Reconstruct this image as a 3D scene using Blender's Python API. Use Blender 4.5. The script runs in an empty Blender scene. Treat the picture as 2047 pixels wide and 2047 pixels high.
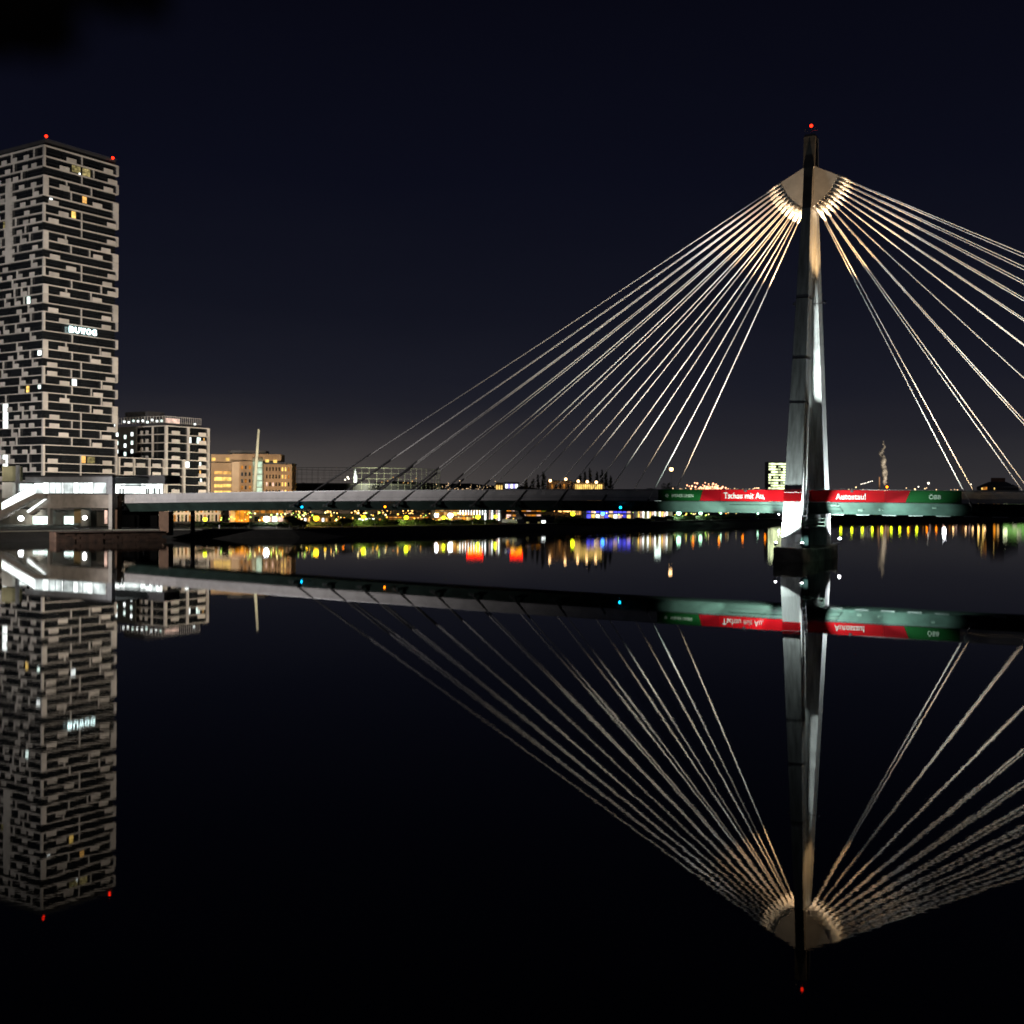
import bpy, bmesh, math, random
from mathutils import Matrix, Vector
R = math.radians
rnd = random.Random(7)
SC = bpy.context.scene
COL = SC.collection

# ------------------------------------------------------------------ camera, sky, light, exposure
FPX, PITCH, ROLL, HC = 2350.0, 0.01113, 0.00806, 10.0
cam = bpy.data.cameras.new('camera')
cam_o = bpy.data.objects.new('camera', cam); COL.objects.link(cam_o)
cam.sensor_width = 36.0; cam.lens = FPX / 2047.0 * 36.0
cam.clip_start = 0.05; cam.clip_end = 30000
CAM_ROT = Matrix.Rotation(math.pi / 2 - PITCH, 4, 'X') @ Matrix.Rotation(ROLL, 4, 'Z')
cam_o.matrix_world = Matrix.Translation((0, 0, HC)) @ CAM_ROT
cam.dof.use_dof = True; cam.dof.focus_distance = 230.0; cam.dof.aperture_fstop = 3.2
SC.camera = cam_o

world = bpy.data.worlds.new('World'); SC.world = world; world.use_nodes = True
wn, wl = world.node_tree.nodes, world.node_tree.links
wn.clear()
w_out = wn.new('ShaderNodeOutputWorld'); w_bg = wn.new('ShaderNodeBackground')
w_tc = wn.new('ShaderNodeTexCoord'); w_sep = wn.new('ShaderNodeSeparateXYZ')
w_ramp = wn.new('ShaderNodeValToRGB'); w_noise = wn.new('ShaderNodeTexNoise')
w_map = wn.new('ShaderNodeMapping'); w_mul = wn.new('ShaderNodeMath'); w_add = wn.new('ShaderNodeMath')
w_map.inputs['Scale'].default_value = (3.0, 3.0, 14.0)
w_noise.inputs['Scale'].default_value = 1.6; w_noise.inputs['Detail'].default_value = 5
wl.new(w_tc.outputs['Generated'], w_sep.inputs[0]); wl.new(w_tc.outputs['Generated'], w_map.inputs[0])
wl.new(w_map.outputs[0], w_noise.inputs['Vector'])
w_mul.operation = 'MULTIPLY_ADD'; w_mul.inputs[1].default_value = 0.034; w_mul.inputs[2].default_value = -0.017
wl.new(w_noise.outputs[0], w_mul.inputs[0])
w_add.operation = 'ADD'; wl.new(w_sep.outputs['Z'], w_add.inputs[0]); wl.new(w_mul.outputs[0], w_add.inputs[1])
wl.new(w_add.outputs[0], w_ramp.inputs[0])
cr = w_ramp.color_ramp
stops = [(0.0, (.036, .033, .035)), (.03, (.026, .0250, .0290)), (.06, (.0160, .0160, .0222)), (.10, (.0098, .0105, .0178)), (.16, (.0060, .0067, .0132)),
         (.26, (.0034, .0039, .0098)), (.40, (.0022, .0024, .0062)), (1.0, (.0018, .0019, .0046))]
cr.elements[0].position = stops[0][0]; cr.elements[0].color = (*stops[0][1], 1)
cr.elements[1].position = 1.0; cr.elements[1].color = (*stops[-1][1], 1)
for p, c in stops[1:-1]:
    e = cr.elements.new(p); e.color = (*c, 1)
w_dot = wn.new('ShaderNodeVectorMath'); w_dot.operation = 'DOT_PRODUCT'; w_dot.inputs[1].default_value = (-.21, .977, .0)   # city glow over the left shore
wl.new(w_tc.outputs['Generated'], w_dot.inputs[0])
w_az = wn.new('ShaderNodeMapRange'); w_az.interpolation_type = 'SMOOTHSTEP'; w_az.inputs['From Min'].default_value = .945; w_az.inputs['From Max'].default_value = 1.0
wl.new(w_dot.outputs['Value'], w_az.inputs['Value'])
w_el = wn.new('ShaderNodeMapRange'); w_el.interpolation_type = 'SMOOTHSTEP'; w_el.inputs['From Min'].default_value = .085; w_el.inputs['From Max'].default_value = .0
wl.new(w_add.outputs[0], w_el.inputs['Value'])
w_gl = wn.new('ShaderNodeMath'); w_gl.operation = 'MULTIPLY'; wl.new(w_az.outputs[0], w_gl.inputs[0]); wl.new(w_el.outputs[0], w_gl.inputs[1])
w_mix = wn.new('ShaderNodeMix'); w_mix.data_type = 'RGBA'; w_mix.blend_type = 'ADD'
wl.new(w_gl.outputs[0], w_mix.inputs['Factor']); wl.new(w_ramp.outputs[0], w_mix.inputs[6]); w_mix.inputs[7].default_value = (.042, .034, .026, 1)
wl.new(w_mix.outputs[2], w_bg.inputs[0]); w_bg.inputs[1].default_value = 1.0
wl.new(w_bg.outputs[0], w_out.inputs[0])

night_fill = bpy.data.lights.new('night_fill', 'SUN'); night_fill.energy = 0.035; night_fill.angle = R(3); night_fill.color = (.8, .88, 1)  # added faint fill lamp that keeps the shadows from going black
night_fill_o = bpy.data.objects.new('night_fill', night_fill); COL.objects.link(night_fill_o); night_fill_o.rotation_euler = (R(50), 0, R(-40))

SC.view_settings.view_transform = 'Standard'; SC.view_settings.look = 'None'
SC.view_settings.exposure = 0.0; SC.view_settings.gamma = 1.0
SC.cycles.use_denoising = True; SC.cycles.use_adaptive_sampling = False; SC.cycles.filter_width = 1.75; SC.cycles.denoising_input_passes = 'RGB_ALBEDO'
SC.cycles.max_bounces = 5; SC.cycles.diffuse_bounces = 2; SC.cycles.glossy_bounces = 3
SC.cycles.transparent_max_bounces = 8
SC.cycles.sample_clamp_indirect = 3.0
SC.cycles.caustics_reflective = False; SC.cycles.caustics_refractive = False

# ------------------------------------------------------------------ coordinate helpers
CR3 = CAM_ROT.to_3x3()
def ray(px, py):
    return CR3 @ Vector(((px - 1023.5) / FPX, -(py - 1023.5) / FPX, -1.0))
def W(px, py, Y):                       # the point seen at a picture position, Y metres ahead
    d = ray(px, py); k = Y / d.y
    return Vector((d.x * k, Y, HC + d.z * k))
def WZ(px, py, z):                      # the same on a level plane
    d = ray(px, py); k = (z - HC) / d.z
    return Vector((d.x * k, d.y * k, z))
def PX(p):
    q = CR3.transposed() @ (Vector(p) - Vector((0, 0, HC)))
    return (1023.5 + FPX * q.x / -q.z, 1023.5 - FPX * q.y / -q.z)
TH = -0.51785
O = Vector((50.60, 201.55, 0))          # pylon centre line on the water
BM = Matrix.Translation(O) @ Matrix.Rotation(TH, 4, 'Z')
def B(s, t, z): return BM @ Vector((s, t, z))
def H(s): return 11.92 - .0644 * s / 100 - .685 * (s / 100) ** 2      # top of the parapet cladding
def s_px(px, t, z=10.5):
    a, b = -230.0, 120.0
    for _ in range(50):
        m = (a + b) / 2
        if PX(B(m, t, z))[0] < px: a = m
        else: b = m
    return (a + b) / 2
def z_px(py, s, t):
    a, b = -5.0, 120.0
    for _ in range(50):
        m = (a + b) / 2
        if PX(B(s, t, m))[1] > py: a = m
        else: b = m
    return (a + b) / 2

# ------------------------------------------------------------------ materials
MATS = {}
def pm(name, col, rough=.8, var=.25, scale=.6, metal=0.0, bump=.15, col2=None, spec=.5):
    if name in MATS: return MATS[name]
    m = bpy.data.materials.new(name); m.use_nodes = True; MATS[name] = m
    n, l = m.node_tree.nodes, m.node_tree.links
    b = n['Principled BSDF']; b.inputs['Roughness'].default_value = rough; b.inputs['Metallic'].default_value = metal
    b.inputs['Specular IOR Level'].default_value = spec
    g = n.new('ShaderNodeNewGeometry'); t = n.new('ShaderNodeTexNoise'); t.inputs['Scale'].default_value = scale
    t.inputs['Detail'].default_value = 6; t.inputs['Roughness'].default_value = .62
    l.new(g.outputs['Position'], t.inputs['Vector'])
    r = n.new('ShaderNodeValToRGB'); l.new(t.outputs[0], r.inputs[0])
    c2 = col2 or tuple(c * (1 - var * 1.3) for c in col)
    r.color_ramp.elements[0].position = .34; r.color_ramp.elements[0].color = (*c2, 1)
    r.color_ramp.elements[1].position = .66; r.color_ramp.elements[1].color = (*[min(1, c * (1 + var * .4)) for c in col], 1)
    l.new(r.outputs[0], b.inputs['Base Color'])
    if bump:
        bp = n.new('ShaderNodeBump'); bp.inputs['Strength'].default_value = bump; bp.inputs['Distance'].default_value = .05
        t2 = n.new('ShaderNodeTexNoise'); t2.inputs['Scale'].default_value = scale * 9; t2.inputs['Detail'].default_value = 4
        l.new(g.outputs['Position'], t2.inputs['Vector']); l.new(t2.outputs[0], bp.inputs['Height']); l.new(bp.outputs[0], b.inputs['Normal'])
    return m
def em(name, col, strength, var=.0, scale=.5, sample=True):
    if name in MATS: return MATS[name]
    m = bpy.data.materials.new(name); m.use_nodes = True; MATS[name] = m
    n, l = m.node_tree.nodes, m.node_tree.links
    n.remove(n['Principled BSDF']); e = n.new('ShaderNodeEmission'); l.new(e.outputs[0], n['Material Output'].inputs[0])
    e.inputs[0].default_value = (*col, 1); e.inputs[1].default_value = strength
    if var:
        g = n.new('ShaderNodeNewGeometry'); t = n.new('ShaderNodeTexNoise'); t.inputs['Scale'].default_value = scale; t.inputs['Detail'].default_value = 3
        l.new(g.outputs['Position'], t.inputs['Vector'])
        a = n.new('ShaderNodeMapRange'); a.inputs['From Min'].default_value = .33; a.inputs['From Max'].default_value = .67
        a.inputs['To Min'].default_value = strength * (1 - var); a.inputs['To Max'].default_value = strength * (1 + var)
        l.new(t.outputs[0], a.inputs['Value']); l.new(a.outputs[0], e.inputs[1])
    m.cycles.emission_sampling = 'NONE'      # the lamps beside the glowing surfaces do the lighting
    return m

def water_mat():
    m = bpy.data.materials.new('river_water'); m.use_nodes = True
    n, l = m.node_tree.nodes, m.node_tree.links
    b = n['Principled BSDF']; b.inputs['Base Color'].default_value = (.004, .006, .0045, 1)
    b.inputs['Roughness'].default_value = .012; b.inputs['IOR'].default_value = 1.275
    g = n.new('ShaderNodeNewGeometry')
    def noise(sx, sy, det, rot=0.0):
        mp = n.new('ShaderNodeMapping'); mp.inputs['Scale'].default_value = (sx, sy, 1); mp.inputs['Rotation'].default_value = (0, 0, rot)
        t = n.new('ShaderNodeTexNoise'); t.inputs['Scale'].default_value = 1; t.inputs['Detail'].default_value = det
        l.new(g.outputs['Position'], mp.inputs[0]); l.new(mp.outputs[0], t.inputs['Vector']); return t
    a = noise(.16, .5, 2, .15); c = noise(1.7, 4.2, 3, -.2); d = noise(.02, .05, 2, .3)
    b1 = n.new('ShaderNodeBump'); b1.inputs['Distance'].default_value = .0009; b1.inputs['Strength'].default_value = 1
    b2 = n.new('ShaderNodeBump'); b2.inputs['Distance'].default_value = .00050; b2.inputs['Strength'].default_value = 1
    # calm and ruffled patches: the small ripple is stronger here and there
    mr = n.new('ShaderNodeMapRange'); mr.inputs['From Min'].default_value = .42; mr.inputs['From Max'].default_value = .66
    mr.inputs['To Min'].default_value = .35; mr.inputs['To Max'].default_value = 1.0
    l.new(d.outputs[0], mr.inputs['Value']); l.new(mr.outputs[0], b2.inputs['Strength'])
    l.new(a.outputs[0], b1.inputs['Height']); l.new(c.outputs[0], b2.inputs['Height']); l.new(b1.outputs[0], b2.inputs['Normal'])
    e_ = noise(2.6, 3.4, 2, .5); b3 = n.new('ShaderNodeBump'); b3.inputs['Distance'].default_value = .0024      # the far half of the river is slightly ruffled
    sx = n.new('ShaderNodeSeparateXYZ'); l.new(g.outputs['Position'], sx.inputs[0])
    my = n.new('ShaderNodeMapRange'); my.inputs['From Min'].default_value = 125; my.inputs['From Max'].default_value = 235; l.new(sx.outputs['Y'], my.inputs['Value'])
    l.new(my.outputs[0], b3.inputs['Strength']); l.new(e_.outputs[0], b3.inputs['Height']); l.new(b2.outputs[0], b3.inputs['Normal']); l.new(b3.outputs[0], b.inputs['Normal'])
    return m

def ribbed(name, col, step, dark):
    m = pm(name, col, .55, .18, .35, 0.0, .1)
    return m

def vary(m, amt):                      # each separate panel a little lighter or darker than the next
    n, l = m.node_tree.nodes, m.node_tree.links
    b = n['Principled BSDF']; src = b.inputs['Base Color'].links[0].from_socket
    oi = n.new('ShaderNodeObjectInfo'); mr = n.new('ShaderNodeMapRange'); mr.inputs['To Min'].default_value = 1 - amt; mr.inputs['To Max'].default_value = 1 + amt * .5
    l.new(oi.outputs['Random'], mr.inputs['Value']); mx = n.new('ShaderNodeVectorMath'); mx.operation = 'SCALE'
    l.new(src, mx.inputs[0]); l.new(mr.outputs[0], mx.inputs['Scale']); l.new(mx.outputs[0], b.inputs['Base Color'])
CONC = pm('concrete', (.47, .45, .42), .85, .22, .25)
CONC_P = pm('pylon_concrete', (.37, .38, .37), .95, .34, .5, 0, .3, spec=.08)
_n = CONC_P.node_tree.nodes; _l = CONC_P.node_tree.links      # rain streaks: the noise is stretched downwards
_tex = [x for x in _n if x.type == 'TEX_NOISE'][0]; _mp = _n.new('ShaderNodeMapping'); _mp.inputs['Scale'].default_value = (3.0, 3.0, .22)
_l.new([x for x in _n if x.type == 'NEW_GEOMETRY'][0].outputs['Position'], _mp.inputs[0]); _l.new(_mp.outputs[0], _tex.inputs['Vector'])
CLAD = pm('parapet_cladding', (.41, .40, .40), .5, .14, .5)
GIRD = pm('girder_paint', (.024, .042, .036), .6, .3, .4, spec=.15)
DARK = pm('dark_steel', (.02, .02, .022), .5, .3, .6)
STEEL = pm('galvanised_steel', (.30, .31, .32), .45, .2, .8, .6)
WHITE = pm('white_paint', (.72, .71, .69), .5, .12, .8)
CABLE = pm('cable_sheath', (.74, .73, .71), .5, .1, .9, 0, 0)
SOCK = pm('socket_paint', (.8, .78, .74), .45, .1, .9, 0, 0)
RED = pm('banner_red', (.17, .0008, .0026), .7, .06, .4, 0, .05, spec=.05)
RED_DIM = pm('banner_red_dimmed', (.13, .0007, .003), .7, .06, .4, 0, .05, spec=.05)  # the same red darkened, floodlight falloff put into the colour
GREEN = pm('banner_green', (.0022, .030, .006), .7, .1, .4, 0, .05, spec=.05)
LETT = pm('banner_lettering', (.33, .33, .325), .6, .04, .4, 0, 0)
LETTG = pm('banner_grey_lettering', (.20, .23, .19), .6, .04, .4, 0, 0)
FAC = pm('facade_panel', (.57, .55, .52), .75, .14, .3)
FACD = pm('facade_dark', (.055, .055, .06), .5, .2, .3)
GLASS = pm('dark_glass', (.012, .014, .016), .08, .3, .2, 0, 0, spec=.6)
BRICK = pm('quay_brick', (.065, .034, .020), .9, .45, .8)
STONE = pm('bank_stone', (.013, .012, .010), .95, .5, .5)
KERB = pm('quay_kerb', (.34, .33, .27), .85, .25, .6)
SOIL = pm('land', (.035, .038, .026), .95, .4, .08)
BROWN = pm('brown_render', (.36, .21, .12), .85, .18, .3)
BEIGE = pm('beige_render', (.48, .40, .30), .85, .16, .3)
LEAF = pm('leaves', (.045, .075, .022), .7, .45, .9, 0, 0)
LEAFD = pm('dark_leaves', (.022, .036, .014), .75, .45, .9, 0, 0)
BARK = pm('bark', (.06, .045, .03), .9, .4, 2.0)
HULLW = pm('hull_white', (.58, .62, .52), .5, .15, .6)
HULLD = pm('hull_dark', (.05, .045, .055), .5, .2, .6)
vary(CLAD, .16); vary(FAC, .22)
E_WHITE = em('lit_white', (.93, 1.0, .97), 2.6, .35, .35)
E_HALL = em('lit_hall', (.90, 1.0, .97), 1.35, .5, .3)
E_WARM = em('lit_warm', (1.0, .54, .15), .95, .55, .4)
E_YEL = em('lit_yellow', (1.0, .66, .17), 1.35, .5, .5)
E_DIM = em('lit_dim', (.75, .62, .25), .30, .7, 1.2)
E_ORG = em('lit_orange', (1.0, .34, .02), .95, .6, .4)
E_ORD = em('lit_amber', (1.0, .38, .06), .5, .7, .5)
E_COOL = em('lit_cool', (.80, 1.0, .92), 2.6, .4, .5)
E_GRW = em('lit_greenish', (.88, 1.0, .55), 1.9, .8, .16)
E_BLUE = em('lit_blue', (.10, .10, 1.0), 1.4, .6, .3)
E_PINK = em('lit_pink', (1.0, .66, .52), 1.0, .6, .5)
E_RED = em('lit_red', (1.0, .012, .004), 2.6, .2, .6)
E_NEON = em('lit_neon_yellow', (1.0, .46, .01), 3.0, .3, .6)
E_GRN = em('lit_green', (.32, .72, .16), .7, .5, .2)
L_RED = em('lamp_red', (1.0, .016, .004), 7.0)
L_SOD = em('lamp_sodium', (1.0, .56, .012), 9.0)
L_YG = em('lamp_yellow_green', (.80, 1.0, .012), 8.0)
L_GW = em('lamp_green_white', (.50, 1.0, .66), 7.0)
L_WH = em('lamp_white', (.95, .97, 1.0), 26.0)
L_ORG = em('lamp_orange', (1.0, .22, .004), 8.0)
L_CY = em('lamp_cyan', (.004, .52, 1.0), 7.0)
L_BLU = em('lamp_blue', (.06, .30, 1.0), 7.0)
L_WARM = em('lamp_warm', (1.0, .60, .26), 7.0)

# ------------------------------------------------------------------ object helpers
ORD = ('first', 'second', 'third', 'fourth', 'fifth', 'sixth', 'seventh', 'eighth', 'ninth', 'tenth', 'eleventh', 'twelfth', 'thirteenth', 'fourteenth', 'fifteenth', 'sixteenth', 'seventeenth', 'eighteenth', 'nineteenth', 'twentieth')
def tag(o, label=None, cat=None, group=None, kind=None):
    if label: o['label'] = label
    if cat: o['category'] = cat
    if group: o['group'] = group
    if kind: o['kind'] = kind
    return o
def thing(name, label, cat, loc=(0, 0, 0), rz=0.0, group=None):
    o = bpy.data.objects.new(name, None); COL.objects.link(o)
    o.location = loc; o.rotation_euler = (0, 0, rz); o.empty_display_size = .5
    return tag(o, label, cat, group)
CUBES = {}
def cube_mesh(mat):
    if mat.name not in CUBES:
        me = bpy.data.meshes.new('piece_' + mat.name)
        v = [(x, y, z) for z in (-.5, .5) for y in (-.5, .5) for x in (-.5, .5)]
        me.from_pydata(v, [], [(0, 2, 3, 1), (4, 5, 7, 6), (0, 1, 5, 4), (2, 6, 7, 3), (0, 4, 6, 2), (1, 3, 7, 5)])
        me.materials.append(mat); CUBES[mat.name] = me
    return CUBES[mat.name]
def pc(name, mat, parent, c, size, rz=0.0, ry=0.0):        # a box-shaped piece, centre and size in the parent's frame
    o = bpy.data.objects.new(name, cube_mesh(mat)); COL.objects.link(o)
    o.parent = parent; o.location = c; o.scale = size; o.rotation_euler = (0, ry, rz)
    return o
class MB:
    def __init__(s): s.v = []; s.f = []; s.mi = []; s.m = 0
    def poly(s, pts):
        i = len(s.v); s.v += [tuple(p) for p in pts]; s.f.append(tuple(range(i, i + len(pts)))); s.mi.append(s.m)
    def hexa(s, p):                                        # 8 corners: bottom ring 0-3, top ring 4-7
        i = len(s.v); s.v += [tuple(q) for q in p]
        for f in ((3, 2, 1, 0), (4, 5, 6, 7), (0, 1, 5, 4), (1, 2, 6, 5), (2, 3, 7, 6), (3, 0, 4, 7)):
            s.f.append(tuple(i + k for k in f)); s.mi.append(s.m)
    def box(s, x0, x1, y0, y1, z0, z1):
        s.hexa([(x0, y0, z0), (x1, y0, z0), (x1, y1, z0), (x0, y1, z0), (x0, y0, z1), (x1, y0, z1), (x1, y1, z1), (x0, y1, z1)])
    def tube(s, pts, r, n=8, cap=True):
        pts = [Vector(p) for p in pts]; rs = r if isinstance(r, (list, tuple)) else [r] * len(pts)
        base = len(s.v); up = Vector((0, 0, 1))
        for k, p in enumerate(pts):
            d = (pts[min(k + 1, len(pts) - 1)] - pts[max(k - 1, 0)]).normalized()
            a = d.cross(up)
            if a.length < 1e-3: a = d.cross(Vector((1, 0, 0)))
            a.normalize(); b = a.cross(d)
            for j in range(n):
                t = 2 * math.pi * j / n; s.v.append(tuple(p + (a * math.cos(t) + b * math.sin(t)) * rs[k]))
        for k in range(len(pts) - 1):
            for j in range(n):
                q = base + k * n
                s.f.append((q + j, q + (j + 1) % n, q + n + (j + 1) % n, q + n + j)); s.mi.append(s.m)
        if cap:
            s.f.append(tuple(base + j for j in reversed(range(n)))); s.mi.append(s.m)
            q = base + (len(pts) - 1) * n; s.f.append(tuple(q + j for j in range(n))); s.mi.append(s.m)
    def loft(s, rings, closed=True):
        base = len(s.v); n = len(rings[0])
        for r in rings: s.v += [tuple(p) for p in r]
        for k in range(len(rings) - 1):
            for j in range(n if closed else n - 1):
                q = base + k * n
                s.f.append((q + j, q + (j + 1) % n, q + n + (j + 1) % n, q + n + j)); s.mi.append(s.m)
        if closed:
            s.f.append(tuple(base + j for j in reversed(range(n)))); s.mi.append(s.m)
            q = base + (len(rings) - 1) * n; s.f.append(tuple(q + j for j in range(n))); s.mi.append(s.m)
    def ball(s, c, r, n=8, m=5, sz=1.0):
        base = len(s.v)
        for i in range(m + 1):
            a = math.pi * i / m
            for j in range(n):
                t = 2 * math.pi * j / n
                s.v.append((c[0] + r * math.sin(a) * math.cos(t), c[1] + r * math.sin(a) * math.sin(t), c[2] + r * sz * math.cos(a)))
        for i in range(m):
            for j in range(n):
                q = base + i * n
                s.f.append((q + j, q + n + j, q + n + (j + 1) % n, q + (j + 1) % n)); s.mi.append(s.m)
    def build(s, name, mats, parent=None, world=False, smooth=False):
        me = bpy.data.meshes.new(name); me.from_pydata(s.v, [], s.f)
        for m in (mats if isinstance(mats, (list, tuple)) else [mats]): me.materials.append(m)
        me.polygons.foreach_set('material_index', s.mi)
        if smooth: me.polygons.foreach_set('use_smooth', [True] * len(s.f))
        me.validate(); me.update()
        bm = bmesh.new(); bm.from_mesh(me); bmesh.ops.recalc_face_normals(bm, faces=bm.faces); bm.to_mesh(me); bm.free()
        o = bpy.data.objects.new(name, me); COL.objects.link(o)
        if parent:
            o.parent = parent
            if world: o.matrix_parent_inverse = (Matrix.Translation(parent.location) @ parent.rotation_euler.to_matrix().to_4x4()).inverted()
        return o
def text(name, body, mat, parent, loc, width, height, bold=.0, rot=(math.pi / 2, 0, 0), ext=.015):
    cu = bpy.data.curves.new(name, 'FONT'); cu.body = body; cu.size = 1.0; cu.offset = bold; cu.extrude = ext; cu.resolution_u = 3
    tmp = bpy.data.objects.new('tmp', cu); COL.objects.link(tmp)
    bpy.context.view_layer.update()
    me = bpy.data.meshes.new_from_object(tmp.evaluated_get(bpy.context.evaluated_depsgraph_get()))
    bpy.data.objects.remove(tmp)
    xs = [v.co.x for v in me.vertices]; ys = [v.co.y for v in me.vertices]
    x0, x1, y0, y1 = min(xs), max(xs), min(ys), max(ys)
    for v in me.vertices:
        v.co.x = (v.co.x - x0) / (x1 - x0) * width; v.co.y = (v.co.y - y0) / (y1 - y0) * height
    me.materials.clear(); me.materials.append(mat)
    o = bpy.data.objects.new(name, me); COL.objects.link(o); o.parent = parent; o.location = loc; o.rotation_euler = rot
    return o
def lamp(kind, name, parent, loc, power, color, radius=.2, target=None, spot=90, blend=.4):
    d = bpy.data.lights.new(name, kind); d.energy = power; d.color = color; d.shadow_soft_size = radius
    o = bpy.data.objects.new(name, d); COL.objects.link(o); o.parent = parent; o.location = loc
    if kind == 'SPOT':
        d.spot_size = R(spot); d.spot_blend = blend
        v = Vector(target) - Vector(loc); o.rotation_euler = v.to_track_quat('-Z', 'Y').to_euler()
    return o

# ================================================================== the setting
WATER = water_mat()
w = MB(); N = 40
w.poly([(-9000, -400, 0), (12000, -400, 0), (12000, 14000, 0), (-9000, 14000, 0)])
tag(w.build('water', WATER), kind='structure')

# far bank: water line as the photograph shows it, land behind
BANK = [(-330, -40), (-215, 104), (-150, 182), (-112, 243), (-91, 266), (-52, 289), (-12, 341), (22, 384), (57, 427), (108, 506),
        (168, 600), (310, 712), (600, 860), (1500, 1150), (5000, 1800)]
bk = []
for i, (x, y) in enumerate(BANK):
    a = Vector(BANK[max(i - 1, 0)]); b = Vector(BANK[min(i + 1, len(BANK) - 1)]); d = (b - a).normalized()
    bk.append((Vector((x, y)), Vector((-d.y, d.x))))
def bank_pt(i, off, z):
    p, nn = bk[i]; q = p + nn * off; return (q.x, q.y, z)
g = MB()
prof = [(-1.5, -1.0), (0, 0.02), (3.6, 2.0), (4.4, 2.1), (14, 2.3), (60, 2.6)]
g.loft([[bank_pt(i, o_, z_) for o_, z_ in prof] for i in range(len(bk))], closed=False)
tag(g.build('river_bank', [STONE]), kind='structure')
g = MB()
far = [(-2500, 200), (-2500, 600), (-2500, 1000), (-2500, 1500), (-2500, 2200), (-2500, 4000), (-2500, 9000), (-1200, 9000), (0, 9000), (1500, 9000), (3000, 9000), (5000, 9000), (7000, 9000), (9000, 9000), (11500, 9000)]
g.loft([[bank_pt(i, 14, 2.304), bank_pt(i, 60, 2.65), (far[i][0] * .5 + bk[i][0].x * .5, far[i][1] * .5 + bk[i][0].y * .5, 3.5), (*far[i], 5)] for i in range(len(bk))], closed=False)
tag(g.build('ground', SOIL), kind='structure')
g = MB()
g.loft([[bank_pt(i, 3.5, 2.0), bank_pt(i, 3.5, 2.24), bank_pt(i, 4.3, 2.26), bank_pt(i, 4.3, 2.0)] for i in range(3, len(bk) - 3)])
tag(g.build('quay_kerb', KERB), kind='structure')
# the bank the camera stands on
g = MB()
g.loft([[(x, -60, 8.0), (x, -6, 8.3), (x, 2.2, 8.3), (x, 6, 5.4), (x, 13.5, -.6)] for x in range(-60, 61, 6)], closed=False)
tag(g.build('near_bank', SOIL), kind='structure')
# hills on the horizon
hl = MB(); ridge = []
for k in range(60):
    x = -2600 + k * 120; h = 14 + 60 * math.exp(-((x + 350) / 520) ** 2) + 34 * math.exp(-((x - 1700) / 420) ** 2) + 9 * math.sin(k * .9) + rnd.uniform(-4, 4)
    ridge.append([(x, 5200, 0), (x, 5350, max(6, h) * .7), (x, 5600, max(8, h) * 1.25), (x, 6500, 0)])
hl.loft(ridge, closed=False)
tag(hl.build('hills', pm('hill_forest', (.02, .025, .016), .95, .4, .01)), kind='structure')

# ================================================================== the bridge
bridge = thing('cable_stayed_bridge', 'cable-stayed bridge with a leaning two-legged pylon crossing the dark river', 'bridge', O, TH)
S0, S1 = -160.5, 150.0
def stations(a, b, step):
    n = max(1, int(round((b - a) / step))); return [a + (b - a) * k / n for k in range(n + 1)]
st = stations(S0, S1, 6)
g = MB(); g.loft([[(s, -5.02, H(s) - 2.02), (s, -4.95, H(s) - 2.25), (s, -3.6, H(s) - 3.98), (s, 3.6, H(s) - 3.98), (s, 4.95, H(s) - 2.25), (s, 5.02, H(s) - 2.02)] for s in st])
girder = g.build('girder', GIRD, bridge)
g = MB(); g.loft([[(s, -5.1, H(s) - 2.0), (s, -5.1, H(s) - 1.55), (s, 5.1, H(s) - 1.55), (s, 5.1, H(s) - 2.0)] for s in st])
g.build('deck_slab', CONC, bridge)
for t in (-1.6, -.15, .15 + 1.3, 2.9):
    g = MB(); g.loft([[(s, t - .04, H(s) - 1.545), (s, t - .04, H(s) - 1.38), (s, t + .04, H(s) - 1.38), (s, t + .04, H(s) - 1.545)] for s in st]); g.build('rail', DARK, bridge)
# parapet cladding: one ribbed panel between each two cable anchors
ANCH = [26.13 + 8.593 * i for i in range(10)]
edges = [S0]
while edges[-1] < S1 - 9: edges.append(edges[-1] + 8.593)
edges.append(S1)
for a, b in zip(edges[:-1], edges[1:]):
    for sd in (-1, 1):
        p = MB(); e0, e1 = a + .02, b - .02
        nr = 7
        for r_ in range(nr):
            z0, z1 = -2.0 + 2.0 * r_ / nr, -2.0 + 2.0 * (r_ + 1) / nr - .035
            o0, o1 = sd * 5.12, sd * (5.30 + (.028 if r_ % 2 else 0))
            y0, y1 = min(o0, o1), max(o0, o1)
            p.hexa([(e0, y0, H(e0) + z0), (e1, y0, H(e1) + z0), (e1, y1, H(e1) + z0), (e0, y1, H(e0) + z0),
                    (e0, y0, H(e0) + z1), (e1, y0, H(e1) + z1), (e1, y1, H(e1) + z1), (e0, y1, H(e0) + z1)])
        p.build('cladding_panel', CLAD, bridge)
for sd in (-1, 1):
    g = MB(); g.loft([[(s, sd * 5.05, H(s) - .03), (s, sd * 5.05, H(s) + .07), (s, sd * 5.40, H(s) + .07), (s, sd * 5.40, H(s) - .03)] for s in st]); g.build('coping', STEEL, bridge)
    g = MB(); g.loft([[(s, sd * 5.02, H(s) - 2.12), (s, sd * 5.02, H(s) - 2.02), (s, sd * 5.40, H(s) - 2.02), (s, sd * 5.40, H(s) - 2.12)] for s in st]); g.build('drip_edge', DARK, bridge)
# catwalk rungs under the soffit to the right of the pylon
for k in range(22):
    s = 6 + k * 4.2; pc('soffit_bracket', STEEL, bridge, (s, -3.3, H(s) - 4.08), (2.2, .5, .12))
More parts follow.
